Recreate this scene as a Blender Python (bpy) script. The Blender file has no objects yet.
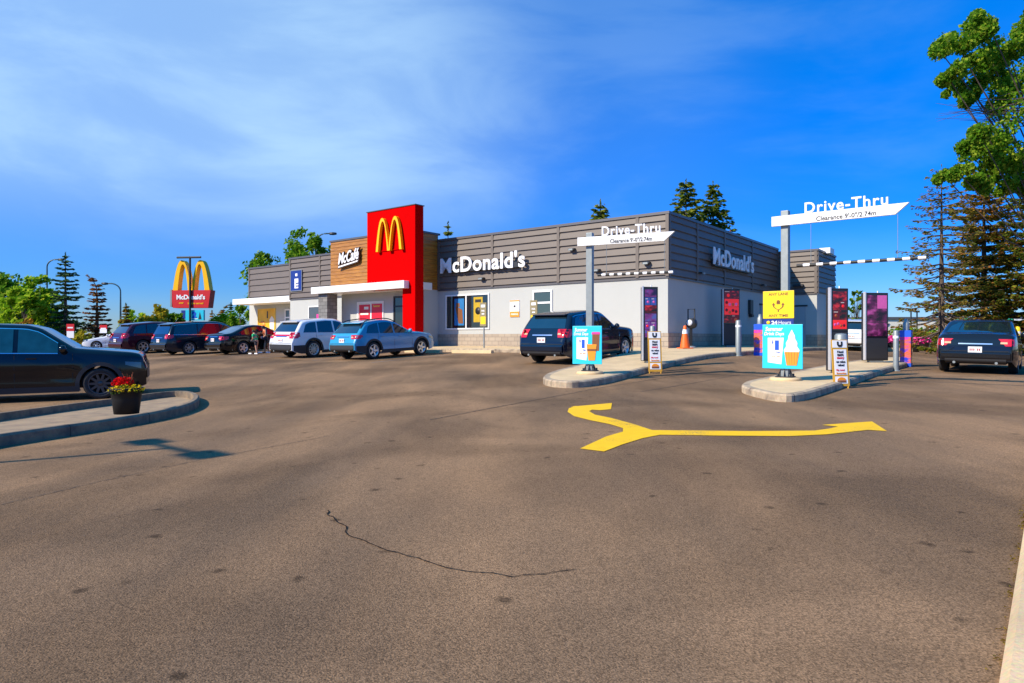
import bpy, bmesh, math, random
from math import sin, cos, pi, radians, sqrt, atan2
from mathutils import Vector, Matrix
S = bpy.context.scene
COL = S.collection
# ------------------------------------------------------------------ camera geometry, lie of the land
F_PX, CX, HZ = 680.0, 512.0, 339.0
E = 1.30                                   # eye height (world z)
TX, TY = .7893, -.6140                     # along the front wall, to the right
VX, VY = .6140, .7893                      # into the building / along the drive lane
CORNER = (6.42, 28.0)
ANG = atan2(TY, TX)
def B2W(x, y):                             # building frame -> world
    return CORNER[0] + x*TX + y*VX, CORNER[1] + x*TY + y*VY
HP = [(0,2,1.2),(-3,4,1.28),(3,4,1.12),(-6,8,1.35),(-6.5,11,1.38),(-10,15.4,1.45),(-12,11,1.45),(-16,20,1.3),(2.2,19,.98),
      (6.3,15.8,1.04),(5,12.6,1.1),(8.3,17.5,.98),(.9,22.6,.82),(3.9,23.9,.6),(-5.6,27.6,.92),(-8.6,29.5,.93),(-13.8,34.8,.92),(-17,35.8,.95),(-21,38.4,.96),
      (13.4,19.5,1.0),(11,20.5,.86),(7.2,24,.62),(9.2,25.5,.6),(-1.5,19,1.05),(-8,22,1.15),(0,8,1.15),(6,7,1.1),(0,13,1.12),
      (4,10,1.12),(11,14,1.08),(8,10,1.1),(16,26,.9),(20,35,.9),(30,45,.95),(-30,45,1.0),(-40,60,1.0),(0,60,.9),(-24,30,1.15),(14,8,1.05),(-20,8,1.5),(-26,18,1.4)]
for k in range(0, 40, 4):
    w = B2W(-k, 0); HP.append((w[0], w[1], .45))
    w = B2W(-k, 5); HP.append((w[0], w[1], .45))
    w = B2W(-k, -4.2); HP.append((w[0], w[1], .62))
for k in range(0, 18, 4):
    w = B2W(0, k); HP.append((w[0], w[1], .45))
    w = B2W(3.5, k+2); HP.append((w[0], w[1], .58))
def BX(px, v):                             # x in the building frame of a sight line's crossing with depth v
    a = (px-512.0)/680.0
    return (a*(28.0+v*VY)-6.42-v*VX)/(TX-a*TY)
def BY(px, x):                             # y in the building frame of a sight line's crossing with x
    a = (px-512.0)/680.0
    return (a*(28.0+x*TY)-6.42-x*TX)/(VX-a*VY)
def WP(px, x, dz=.15):
    w = B2W(x, BY(px, x)); return Vector((w[0], w[1], gz(*w)+dz))
def hh(X, Y):
    s, w = .9*2e-3, 2e-3
    b = 2*3.0**2
    for (x, y, v) in HP:
        g = math.exp(-((X-x)**2 + (Y-y)**2)/b) + .02*math.exp(-((X-x)**2 + (Y-y)**2)/(b*9))
        s += g*v; w += g
    return s/w
def gz(X, Y): return E - hh(X, Y)
def P(px, py, dz=0.0):                     # where a sight line meets the ground (or the ground raised by dz)
    a, t = (px-CX)/F_PX, (HZ-py)/F_PX
    Y = 1.0
    st = .25
    while Y < 150:
        if E + t*Y <= gz(a*Y, Y) + dz:
            lo, hi = Y-st, Y
            for _ in range(20):
                m = (lo+hi)/2
                if E + t*m <= gz(a*m, m)+dz: hi = m
                else: lo = m
            return Vector((a*hi, hi, E+t*hi))
        Y += st
    return Vector((a*Y, Y, E+t*Y))
def D(px, py, Y): return Vector(((px-CX)/F_PX*Y, Y, E+(HZ-py)/F_PX*Y))
# ------------------------------------------------------------------ materials
MATS = {}
def mat(name, col, rough=.6, metal=0., spec=.5, var=.08, scale=4., bump=0., bscale=60., coat=0., emit=None, es=1.):
    if name in MATS: return MATS[name]
    m = bpy.data.materials.new(name); m.use_nodes = True
    n, l = m.node_tree.nodes, m.node_tree.links
    b = n['Principled BSDF']
    b.inputs['Roughness'].default_value = rough; b.inputs['Metallic'].default_value = metal
    b.inputs['Specular IOR Level'].default_value = spec; b.inputs['Coat Weight'].default_value = coat
    b.inputs['Coat Roughness'].default_value = .04
    tc = n.new('ShaderNodeTexCoord')
    nz = n.new('ShaderNodeTexNoise'); nz.inputs['Scale'].default_value = scale; nz.inputs['Detail'].default_value = 6
    l.new(tc.outputs['Object'], nz.inputs['Vector'])
    mx = n.new('ShaderNodeMix'); mx.data_type = 'RGBA'
    mx.inputs['A'].default_value = (*[c*(1-var) for c in col], 1); mx.inputs['B'].default_value = (*[min(1, c*(1+var)) for c in col], 1)
    l.new(nz.outputs['Fac'], mx.inputs['Factor']); l.new(mx.outputs['Result'], b.inputs['Base Color'])
    if bump:
        nb = n.new('ShaderNodeTexNoise'); nb.inputs['Scale'].default_value = bscale; nb.inputs['Detail'].default_value = 5
        l.new(tc.outputs['Object'], nb.inputs['Vector'])
        bp = n.new('ShaderNodeBump'); bp.inputs['Strength'].default_value = bump; bp.inputs['Distance'].default_value = .02
        l.new(nb.outputs['Fac'], bp.inputs['Height']); l.new(bp.outputs['Normal'], b.inputs['Normal'])
    if emit:
        b.inputs['Emission Color'].default_value = (*emit, 1); b.inputs['Emission Strength'].default_value = es
    MATS[name] = m
    return m
def leafmat(name, c0, c1, c2, trans=.35):
    m = bpy.data.materials.new(name); m.use_nodes = True
    n, l = m.node_tree.nodes, m.node_tree.links
    n.remove(n['Principled BSDF'])
    g = n.new('ShaderNodeNewGeometry'); r = n.new('ShaderNodeValToRGB')
    r.color_ramp.elements[0].color = (*c0, 1); r.color_ramp.elements[1].color = (*c2, 1)
    e = r.color_ramp.elements.new(.55); e.color = (*c1, 1)
    l.new(g.outputs['Random Per Island'], r.inputs['Fac'])
    d = n.new('ShaderNodeBsdfDiffuse'); t = n.new('ShaderNodeBsdfTranslucent'); mx = n.new('ShaderNodeMixShader')
    mx.inputs[0].default_value = trans
    l.new(r.outputs['Color'], d.inputs['Color']); l.new(r.outputs['Color'], t.inputs['Color'])
    l.new(d.outputs[0], mx.inputs[1]); l.new(t.outputs[0], mx.inputs[2]); l.new(mx.outputs[0], n['Material Output'].inputs['Surface'])
    return m
# ------------------------------------------------------------------ mesh builder
class MB:
    def __init__(s): s.v, s.f, s.mi, s.sm, s.M = [], [], [], [], Matrix()
    def add(s, vs, fs, mi=0, smooth=False):
        o = len(s.v)
        s.v += [tuple(s.M @ Vector(p)) for p in vs]
        for f in fs: s.f.append([i+o for i in f]); s.mi.append(mi); s.sm.append(smooth)
        return s
    def box(s, x0, x1, y0, y1, z0, z1, mi=0):
        return s.add([(x0,y0,z0),(x1,y0,z0),(x1,y1,z0),(x0,y1,z0),(x0,y0,z1),(x1,y0,z1),(x1,y1,z1),(x0,y1,z1)],
                     [(0,3,2,1),(4,5,6,7),(0,1,5,4),(1,2,6,5),(2,3,7,6),(3,0,4,7)], mi)
    def prism(s, poly, y0, y1, mi=0):       # poly in xz, extruded along y
        n = len(poly)
        s.add([(x,y0,z) for x,z in poly]+[(x,y1,z) for x,z in poly], [list(range(n)), list(range(2*n-1,n-1,-1))]+[(i,i+n,(i+1)%n+n,(i+1)%n) for i in range(n)], mi)
        return s
    def prismx(s, poly, x0, x1, mi=0):      # poly in yz, extruded along x
        n = len(poly)
        s.add([(x0,y,z) for y,z in poly]+[(x1,y,z) for y,z in poly], [list(range(n)), list(range(2*n-1,n-1,-1))]+[(i,i+n,(i+1)%n+n,(i+1)%n) for i in range(n)], mi)
        return s
    def prismz(s, poly, z0, z1, mi=0):
        n = len(poly)
        s.add([(x,y,z0) for x,y in poly]+[(x,y,z1) for x,y in poly], [list(range(n-1,-1,-1)), list(range(n,2*n))]+[(i,(i+1)%n,(i+1)%n+n,i+n) for i in range(n)], mi)
        return s
    def tube(s, path, r, n=8, mi=0, cap=True):
        path = [Vector(p) for p in path]; k = len(path)
        rs = r if isinstance(r, (list, tuple)) else [r]*k
        vs, fs = [], []
        ref = None
        for i, p in enumerate(path):
            t = (path[min(i+1,k-1)]-path[max(i-1,0)]).normalized()
            if ref is None or abs(ref.dot(t)) > .95: ref = Vector((0,0,1)) if abs(t.z) < .9 else Vector((1,0,0))
            a = t.cross(ref).normalized(); b = a.cross(t)
            for j in range(n):
                q = 2*pi*j/n
                vs.append(tuple(p + a*(rs[i]*cos(q)) + b*(rs[i]*sin(q))))
        for i in range(k-1):
            for j in range(n): fs.append((i*n+j, i*n+(j+1)%n, (i+1)*n+(j+1)%n, (i+1)*n+j))
        s.add(vs, fs, mi, True)
        if cap: s.add(vs[:n], [list(range(n-1,-1,-1))], mi); s.add(vs[-n:], [list(range(n))], mi)
        return s
    def lathe(s, prof, n=24, c=(0,0,0), axis='z', mi=0, smooth=True):   # prof: (r, h)
        vs, fs = [], []
        for r, h in prof:
            for j in range(n):
                q = 2*pi*j/n
                if axis == 'z': p = (c[0]+r*cos(q), c[1]+r*sin(q), c[2]+h)
                elif axis == 'x': p = (c[0]+h, c[1]+r*cos(q), c[2]+r*sin(q))
                else: p = (c[0]+r*cos(q), c[1]+h, c[2]+r*sin(q))
                vs.append(p)
        for i in range(len(prof)-1):
            for j in range(n): fs.append((i*n+j, i*n+(j+1)%n, (i+1)*n+(j+1)%n, (i+1)*n+j))
        return s.add(vs, fs, mi, smooth)
    def text(s, txt, w, hgt, cx, cz, y, depth=.003, mi=0, bold=.0, shear=0., spacing=1.):   # upright text facing -y, boxed to w x hgt
        vs, fs = text_mesh(txt, bold, shear, spacing)
        x0 = min(v[0] for v in vs); x1 = max(v[0] for v in vs); z0 = min(v[1] for v in vs); z1 = max(v[1] for v in vs)
        kx = w/(x1-x0); kz = hgt/(z1-z0) if hgt else kx
        zz = [v[2] for v in vs]; d0, d1 = min(zz), max(zz)
        return s.add([(cx+(v[0]-(x0+x1)/2)*kx, y-depth*(v[2]-d0)/max(1e-9, d1-d0), cz+(v[1]-(z0+z1)/2)*kz) for v in vs], fs, mi)
    def build(s, name, mats, parent=None, bevel=0., sharp=None, recalc=True):
        me = bpy.data.meshes.new(name)
        me.from_pydata(s.v, [], s.f); 
        for m in (mats if isinstance(mats, (list, tuple)) else [mats]): me.materials.append(m)
        me.polygons.foreach_set('material_index', s.mi); me.polygons.foreach_set('use_smooth', s.sm)
        if recalc:
            bm = bmesh.new(); bm.from_mesh(me); bmesh.ops.recalc_face_normals(bm, faces=bm.faces); bm.to_mesh(me); bm.free()
        if sharp: me.set_sharp_from_angle(angle=radians(sharp))
        me.update()
        o = bpy.data.objects.new(name, me); COL.objects.link(o)
        if parent: o.parent = parent
        if bevel:
            b = o.modifiers.new('b', 'BEVEL'); b.width = bevel; b.segments = 2; b.limit_method = 'ANGLE'; b.angle_limit = radians(40)
        return o
_T = {}
def text_mesh(txt, bold, shear, spacing):
    k = (txt, bold, shear, spacing)
    if k not in _T:
        c = bpy.data.curves.new('t', 'FONT'); c.body = txt; c.size = 1; c.extrude = .05; c.offset = bold; c.shear = shear; c.space_character = spacing
        c.resolution_u = 4
        o = bpy.data.objects.new('t', c); COL.objects.link(o)
        bpy.context.view_layer.update()
        dg = bpy.context.evaluated_depsgraph_get()
        me = bpy.data.meshes.new_from_object(o.evaluated_get(dg))
        _T[k] = ([tuple(v.co) for v in me.vertices], [list(p.vertices) for p in me.polygons])
        bpy.data.objects.remove(o); bpy.data.curves.remove(c); bpy.data.meshes.remove(me)
    return _T[k]
def tag(o, label, cat, group=None):
    o['label'] = label; o['category'] = cat
    if group: o['group'] = group
    return o
def thing(name, label, cat, loc=(0,0,0), rz=0., group=None):
    o = bpy.data.objects.new(name, None); COL.objects.link(o)
    o.location = loc; o.rotation_euler = (0,0,rz)
    return tag(o, label, cat, group)
def struct(o, kind='structure'): o['kind'] = kind; return o
def dup(root, loc, rz, label):
    r = root.copy(); COL.objects.link(r); r.location = loc; r.rotation_euler = (0,0,rz); r['label'] = label
    for ch in list(root.children):
        c = ch.copy(); COL.objects.link(c); c.parent = r
        for g in list(ch.children):
            d = g.copy(); COL.objects.link(d); d.parent = c
    return r
# ------------------------------------------------------------------ palette
M_white = mat('white_metal', (.8,.8,.79), .45, var=.03)
M_galv = mat('galvanised', (.27,.30,.30), .5, .45, var=.2, scale=9)
M_dkmetal = mat('dark_metal', (.035,.037,.04), .45, .3, var=.15)
M_black = mat('black_plastic', (.018,.018,.02), .55, var=.2)
M_stucco = mat('grey_stucco', (.445,.455,.435), .85, var=.05, scale=1.2, bump=.12, bscale=90)
M_clad = mat('taupe_cladding', (.140,.113,.094), .55, .0, var=.10, scale=1.5)
M_cap = mat('parapet_cap', (.115,.11,.115), .45, .3, var=.08)
M_red = mat('tower_red', (.56,.001,.0015), .8, spec=.01, var=.04, scale=1.5)
M_yel = mat('arches_yellow', (.95,.5,.002), .4, spec=.3, var=.04)
M_wood = None
M_conc = None
M_glass = mat('dark_glass', (.012,.018,.022), .06, spec=.8, var=.3, scale=.8)
M_letter = mat('letter_white', (.85,.85,.86), .4, var=.02)
M_cyan = mat('poster_cyan', (.02,.55,.75), .4, var=.1, scale=5)
M_pyel = mat('sign_yellow', (.9,.62,.004), .4, var=.03)
M_navy = mat('sign_navy', (.008,.03,.22), .4, var=.05)
M_blue = mat('print_blue', (.01,.09,.6), .4, var=.1)
M_pred = mat('poster_red', (.72,.01,.03), .4, var=.05)
M_orange = mat('print_orange', (.85,.28,.01), .5, var=.1, scale=12)
M_brown = mat('print_brown', (.2,.07,.02), .5, var=.15, scale=20)
M_pink = mat('print_pink', (.75,.04,.3), .5, var=.2, scale=12)
M_cream = mat('cream_white', (.82,.78,.68), .6, var=.06, scale=20)
M_ink = mat('black_ink', (.015,.015,.017), .5)
def screen_mat(name, c0, c1, c2, sc, es=.25):
    m = bpy.data.materials.new(name); m.use_nodes = True
    n, l = m.node_tree.nodes, m.node_tree.links
    b = n['Principled BSDF']; b.inputs['Roughness'].default_value = .12
    tc = n.new('ShaderNodeTexCoord'); mp = n.new('ShaderNodeMapping'); mp.inputs['Scale'].default_value = (3,3,5)
    nz = n.new('ShaderNodeTexNoise'); nz.inputs['Scale'].default_value = sc; nz.inputs['Detail'].default_value = 3
    r = n.new('ShaderNodeValToRGB'); r.color_ramp.elements[0].position = .36; r.color_ramp.elements[1].position = .66
    r.color_ramp.elements[0].color = (*c0,1); r.color_ramp.elements[1].color = (*c2,1)
    e = r.color_ramp.elements.new(.52); e.color = (*c1,1)
    l.new(tc.outputs['Object'], mp.inputs['Vector']); l.new(mp.outputs[0], nz.inputs['Vector']); l.new(nz.outputs['Fac'], r.inputs['Fac'])
    l.new(r.outputs[0], b.inputs['Base Color']); l.new(r.outputs[0], b.inputs['Emission Color']); b.inputs['Emission Strength'].default_value = es
    return m
def wood_mat():
    m = mat('wood_cladding', (.36,.155,.028), .5, var=.02)
    n, l = m.node_tree.nodes, m.node_tree.links
    b = n['Principled BSDF']; tc = n.new('ShaderNodeTexCoord'); mp = n.new('ShaderNodeMapping'); mp.inputs['Scale'].default_value = (.6,.6,9)
    nz = n.new('ShaderNodeTexNoise'); nz.inputs['Scale'].default_value = 3; nz.inputs['Detail'].default_value = 5
    r = n.new('ShaderNodeValToRGB'); r.color_ramp.elements[0].color = (.24,.085,.008,1); r.color_ramp.elements[1].color = (.46,.195,.02,1)
    r.color_ramp.elements[0].position = .3; r.color_ramp.elements[1].position = .7
    l.new(tc.outputs['Object'], mp.inputs['Vector']); l.new(mp.outputs[0], nz.inputs['Vector']); l.new(nz.outputs['Fac'], r.inputs['Fac']); l.new(r.outputs[0], b.inputs['Base Color'])
    return m
M_wood = wood_mat()
def conc_mat(name, c0, c1, sc=1.5):
    m = mat(name, c0, .9, spec=.2, bump=.25, bscale=70)
    n, l = m.node_tree.nodes, m.node_tree.links
    b = n['Principled BSDF']; tc = n.new('ShaderNodeTexCoord')
    a = n.new('ShaderNodeTexNoise'); a.inputs['Scale'].default_value = sc; a.inputs['Detail'].default_value = 8; a.inputs['Roughness'].default_value = .65
    f = n.new('ShaderNodeTexNoise'); f.inputs['Scale'].default_value = 55; f.inputs['Detail'].default_value = 3
    r = n.new('ShaderNodeValToRGB'); r.color_ramp.elements[0].color = (*c1,1); r.color_ramp.elements[1].color = (*c0,1)
    r.color_ramp.elements[0].position = .33; r.color_ramp.elements[1].position = .6
    mx = n.new('ShaderNodeMix'); mx.data_type = 'RGBA'; mx.blend_type = 'MULTIPLY'; mx.inputs['Factor'].default_value = .5
    l.new(tc.outputs['Object'], a.inputs['Vector']); l.new(tc.outputs['Object'], f.inputs['Vector'])
    l.new(a.outputs['Fac'], r.inputs['Fac']); l.new(r.outputs[0], mx.inputs['A']); l.new(f.outputs['Color'], mx.inputs['B'])
    gg = n.new('ShaderNodeBrightContrast'); gg.inputs['Bright'].default_value = .06
    l.new(mx.outputs['Result'], gg.inputs['Color']); l.new(gg.outputs[0], b.inputs['Base Color'])
    return m
M_conc = conc_mat('concrete_walk', (.80,.57,.29), (.60,.42,.21), 1.2)
M_kerb = conc_mat('kerb_concrete', (.58,.43,.26), (.20,.14,.09), 3.2)
M_kerbdk = conc_mat('kerb_weathered', (.27,.175,.085), (.08,.052,.028), 3.5)
def asphalt_mat():
    m = mat('asphalt', (.1,.08,.075), .95, spec=.10, bump=.5, bscale=130)
    n, l = m.node_tree.nodes, m.node_tree.links
    b = n['Principled BSDF']; tc = n.new('ShaderNodeTexCoord')
    # streaks along the lane direction
    mp = n.new('ShaderNodeMapping'); mp.inputs['Rotation'].default_value = (0,0,-ANG+radians(14)); mp.inputs['Scale'].default_value = (.75,.16,1)
    a = n.new('ShaderNodeTexNoise'); a.inputs['Scale'].default_value = .9; a.inputs['Detail'].default_value = 7; a.inputs['Roughness'].default_value = .6
    l.new(tc.outputs['Object'], mp.inputs['Vector']); l.new(mp.outputs[0], a.inputs['Vector'])
    r = n.new('ShaderNodeValToRGB')
    r.color_ramp.elements[0].position = .36; r.color_ramp.elements[0].color = (.165,.106,.063,1)
    r.color_ramp.elements[1].position = .68; r.color_ramp.elements[1].color = (.30,.180,.095,1)
    e = r.color_ramp.elements.new(.5); e.color = (.215,.133,.074,1)
    l.new(a.outputs['Fac'], r.inputs['Fac'])
    # aggregate grain
    v = n.new('ShaderNodeTexVoronoi'); v.inputs['Scale'].default_value = 150
    l.new(tc.outputs['Object'], v.inputs['Vector'])
    sp = n.new('ShaderNodeSeparateColor'); l.new(v.outputs['Color'], sp.inputs['Color'])
    rr = n.new('ShaderNodeMapRange'); rr.inputs['From Min'].default_value = 0; rr.inputs['From Max'].default_value = 1; rr.inputs['To Min'].default_value = .55; rr.inputs['To Max'].default_value = 1.45
    l.new(sp.outputs['Red'], rr.inputs['Value'])
    m1 = n.new('ShaderNodeMix'); m1.data_type = 'RGBA'; m1.blend_type = 'MULTIPLY'; m1.inputs['Factor'].default_value = 1
    l.new(r.outputs[0], m1.inputs['A']); l.new(rr.outputs[0], m1.inputs['B'])
    # oil spots
    o = n.new('ShaderNodeTexVoronoi'); o.inputs['Scale'].default_value = 2.6; o.inputs['Randomness'].default_value = 1
    dn = n.new('ShaderNodeTexNoise'); dn.inputs['Scale'].default_value = 9
    ad = n.new('ShaderNodeMix'); ad.data_type = 'RGBA'; ad.blend_type = 'ADD'; ad.inputs['Factor'].default_value = .12
    l.new(tc.outputs['Object'], dn.inputs['Vector']); l.new(tc.outputs['Object'], ad.inputs['A']); l.new(dn.outputs['Color'], ad.inputs['B']); l.new(ad.outputs['Result'], o.inputs['Vector'])
    orr = n.new('ShaderNodeMapRange'); orr.inputs['From Min'].default_value = .05; orr.inputs['From Max'].default_value = .14; orr.inputs['To Min'].default_value = .3; orr.inputs['To Max'].default_value = 1
    l.new(o.outputs['Distance'], orr.inputs['Value'])
    m2 = n.new('ShaderNodeMix'); m2.data_type = 'RGBA'; m2.blend_type = 'MULTIPLY'; m2.inputs['Factor'].default_value = .8
    l.new(m1.outputs['Result'], m2.inputs['A']); l.new(orr.outputs[0], m2.inputs['B'])
    # dark traffic stains
    s = n.new('ShaderNodeTexNoise'); s.inputs['Scale'].default_value = .33; s.inputs['Detail'].default_value = 5; s.inputs['Distortion'].default_value = .6
    l.new(tc.outputs['Object'], s.inputs['Vector'])
    sr = n.new('ShaderNodeMapRange'); sr.inputs['From Min'].default_value = .38; sr.inputs['From Max'].default_value = .56; sr.inputs['To Min'].default_value = .70; sr.inputs['To Max'].default_value = 1.08
    l.new(s.outputs['Fac'], sr.inputs['Value'])
    m3 = n.new('ShaderNodeMix'); m3.data_type = 'RGBA'; m3.blend_type = 'MULTIPLY'; m3.inputs['Factor'].default_value = 1
    l.new(m2.outputs['Result'], m3.inputs['A']); l.new(sr.outputs[0], m3.inputs['B'])
    l.new(m3.outputs['Result'], b.inputs['Base Color'])
    return m
M_asph = asphalt_mat()
def brick_mat(name, c0, c1, mortar, scale):
    m = mat(name, c0, .9, spec=.2)
    n, l = m.node_tree.nodes, m.node_tree.links
    b = n['Principled BSDF']; tc = n.new('ShaderNodeTexCoord')
    sx = n.new('ShaderNodeSeparateXYZ'); l.new(tc.outputs['Object'], sx.inputs[0])
    ad = n.new('ShaderNodeMath'); l.new(sx.outputs['X'], ad.inputs[0]); l.new(sx.outputs['Y'], ad.inputs[1])
    cb = n.new('ShaderNodeCombineXYZ'); l.new(ad.outputs[0], cb.inputs['X']); l.new(sx.outputs['Z'], cb.inputs['Y'])
    k = n.new('ShaderNodeTexBrick'); k.inputs['Scale'].default_value = scale; k.inputs['Color1'].default_value = (*c0,1); k.inputs['Color2'].default_value = (*c1,1); k.inputs['Mortar'].default_value = (*mortar,1)
    k.inputs['Mortar Size'].default_value = .015
    l.new(cb.outputs[0], k.inputs['Vector']); l.new(k.outputs['Color'], b.inputs['Base Color'])
    return m
M_block = brick_mat('tan_block', (.42,.35,.27), (.34,.28,.22), (.22,.19,.16), 1.25)
M_stone = brick_mat('grey_stone', (.27,.26,.25), (.17,.165,.16), (.10,.10,.10), 1.25)
M_grass = mat('grass_green', (.06,.10,.02), .95, spec=.1, var=.5, scale=.6, bump=.6, bscale=30)
M_field = mat('far_field', (.10,.11,.04), .95, spec=.1, var=.4, scale=.05)
M_road_yel = mat('road_paint_yellow', (.86,.50,.001), .6, spec=.2, var=.12, scale=9, bump=.3, bscale=130)
def wear(m, col2, lo, hi):
    n, l = m.node_tree.nodes, m.node_tree.links
    b = n['Principled BSDF']; src = b.inputs['Base Color'].links[0].from_socket
    tc = n.new('ShaderNodeTexCoord'); a = n.new('ShaderNodeTexNoise'); a.inputs['Scale'].default_value = 60; a.inputs['Detail'].default_value = 4
    c = n.new('ShaderNodeTexNoise'); c.inputs['Scale'].default_value = 1.6; c.inputs['Detail'].default_value = 6
    l.new(tc.outputs['Object'], a.inputs['Vector']); l.new(tc.outputs['Object'], c.inputs['Vector'])
    ad = n.new('ShaderNodeMath'); l.new(a.outputs['Fac'], ad.inputs[0]); l.new(c.outputs['Fac'], ad.inputs[1])
    mr = n.new('ShaderNodeMapRange'); mr.inputs['From Min'].default_value = lo; mr.inputs['From Max'].default_value = hi
    l.new(ad.outputs[0], mr.inputs['Value'])
    mx = n.new('ShaderNodeMix'); mx.data_type = 'RGBA'; mx.inputs['B'].default_value = (*col2, 1)
    l.new(mr.outputs[0], mx.inputs['Factor']); l.new(src, mx.inputs['A']); l.new(mx.outputs['Result'], b.inputs['Base Color'])
wear(M_road_yel, (.24,.155,.07), 1.15, 1.36)
# ------------------------------------------------------------------ ground
def axis_lines(segs):
    out = []
    for a, b, st in segs:
        n = max(1, round((b-a)/st)); out += [a+(b-a)*i/n for i in range(n)]
    out.append(segs[-1][1]); return out
def sheet(name, xs, ys, dz, m):
    mb = MB(); nx = len(xs)
    mb.add([(x, y, gz(x, y)+dz) for y in ys for x in xs], [(j*nx+i, j*nx+i+1, (j+1)*nx+i+1, (j+1)*nx+i) for j in range(len(ys)-1) for i in range(nx-1)], 0, True)
    return struct(mb.build(name, m, recalc=False))
sheet('ground', axis_lines([(-900,-60,210),(-60,60,6),(60,900,210)]), axis_lines([(-300,-20,70),(-20,90,5.5),(90,1500,235)]), -.25, M_field)
sheet('parking_lot', axis_lines([(-75,-36,1.5),(-36,26,.5),(26,70,1.5)]), axis_lines([(-14,-2,1.2),(-2,44,.5),(44,66,1.5)]), 0, M_asph)
def smooth_poly(pts, it=2):
    for _ in range(it):
        o = []
        for i, p in enumerate(pts):
            q = pts[(i+1) % len(pts)]
            o += [p*.75+q*.25, p*.25+q*.75]
        pts = o
    return pts
def slab_mb(poly, dz, low=None, step=.5, mb=None):
    bm = bmesh.new()
    vs = [bm.verts.new((p[0], p[1], 0)) for p in poly]
    f = bm.faces.new(vs)
    if f.normal.z < 0 or sum((poly[i][0]*poly[(i+1)%len(poly)][1]-poly[(i+1)%len(poly)][0]*poly[i][1]) for i in range(len(poly))) < 0: f.normal_flip()
    xs = [p[0] for p in poly]; ys = [p[1] for p in poly]
    for ax, lo, hi in ((0, min(xs), max(xs)), (1, min(ys), max(ys))):
        t = math.floor(lo/step)*step + step
        while t < hi:
            co = [0,0,0]; no = [0,0,0]; co[ax] = t; no[ax] = 1
            bmesh.ops.bisect_plane(bm, geom=bm.verts[:]+bm.edges[:]+bm.faces[:], dist=1e-5, plane_co=co, plane_no=no)
            t += step
    bmesh.ops.triangulate(bm, faces=[f for f in bm.faces if len(f.verts) > 4])
    for v in bm.verts: v.co.z = gz(v.co.x, v.co.y) + dz
    bm.verts.index_update()
    mb = mb or MB()
    mb.add([tuple(v.co) for v in bm.verts], [[v.index for v in f.verts] for f in bm.faces], 0)
    if low is not None:
        for e in bm.edges:
            if len(e.link_faces) == 1:
                a, b = e.verts
                mb.add([(a.co.x,a.co.y,a.co.z),(b.co.x,b.co.y,b.co.z),(b.co.x,b.co.y,gz(b.co.x,b.co.y)+low),(a.co.x,a.co.y,gz(a.co.x,a.co.y)+low)], [(0,1,2,3)], 1)
    bm.free()
    return mb
def offset_poly(pts, d):
    n = len(pts); out = []
    area = sum(pts[i].x*pts[(i+1)%n].y-pts[(i+1)%n].x*pts[i].y for i in range(n))
    s = 1 if area > 0 else -1
    for i in range(n):
        t = (pts[(i+1)%n]-pts[i-1]); t = Vector((t.x, t.y)).normalized()
        out.append(Vector((pts[i].x - t.y*d*s, pts[i].y + t.x*d*s)))
    return out
def kerb_island(name, outline, top=.15, inner=None, wide=.16, m_kerb=None):
    o2 = offset_poly(outline, wide); o1 = offset_poly(outline, .03)
    mb = MB(); n = len(outline)
    def ring(a, za, b, zb, mi):
        for i in range(n):
            j = (i+1) % n
            mb.add([(a[i].x,a[i].y,gz(a[i].x,a[i].y)+za),(a[j].x,a[j].y,gz(a[j].x,a[j].y)+za),(b[j].x,b[j].y,gz(b[j].x,b[j].y)+zb),(b[i].x,b[i].y,gz(b[i].x,b[i].y)+zb)], [(0,1,2,3)], mi)
    oo = [Vector((p.x, p.y)) for p in outline]
    acc = .4
    for i in range(n):
        j = (i+1) % n; L = (oo[j]-oo[i]).length; d = (oo[j]-oo[i])/max(L, 1e-6); nn = Vector((d.y, -d.x))
        if (nn.dot(o2[i]-oo[i])) > 0: nn = -nn
        while acc < L:
            p = oo[i]+d*acc; q = o1[i]+(o1[j]-o1[i])*(acc/L); r2 = o2[i]+(o2[j]-o2[i])*(acc/L); h_ = d*.007
            for (a, za, b, zb, of) in ((p, -.1, p, top-.03, .002), (p, top-.03, q, top, .002), (q, top, r2, top, 0)):
                u_ = nn*of
                mb.add([(x.x,x.y,gz(x.x,x.y)+z+(.002 if of == 0 or z == top else 0)) for x, z in ((a-h_+u_,za),(a+h_+u_,za),(b+h_+u_,zb),(b-h_+u_,zb))], [(0,1,2,3)], 1)
            acc += 1.5
        acc -= L
    ring(oo, -.1, oo, top-.03, 0); ring(oo, top-.03, o1, top, 0); ring(o1, top, o2, top, 0)
    if inner is not None and inner < top: ring(o2, top, o2, inner, 0)
    k = struct(mb.build(name, [m_kerb or M_kerb, mat('joint_dark', (.05,.04,.03), .95)]))
    s = slab_mb([(p.x, p.y) for p in o2], top if inner is None else inner)
    return k, s
V2 = lambda p: Vector((p.x, p.y))
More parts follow.
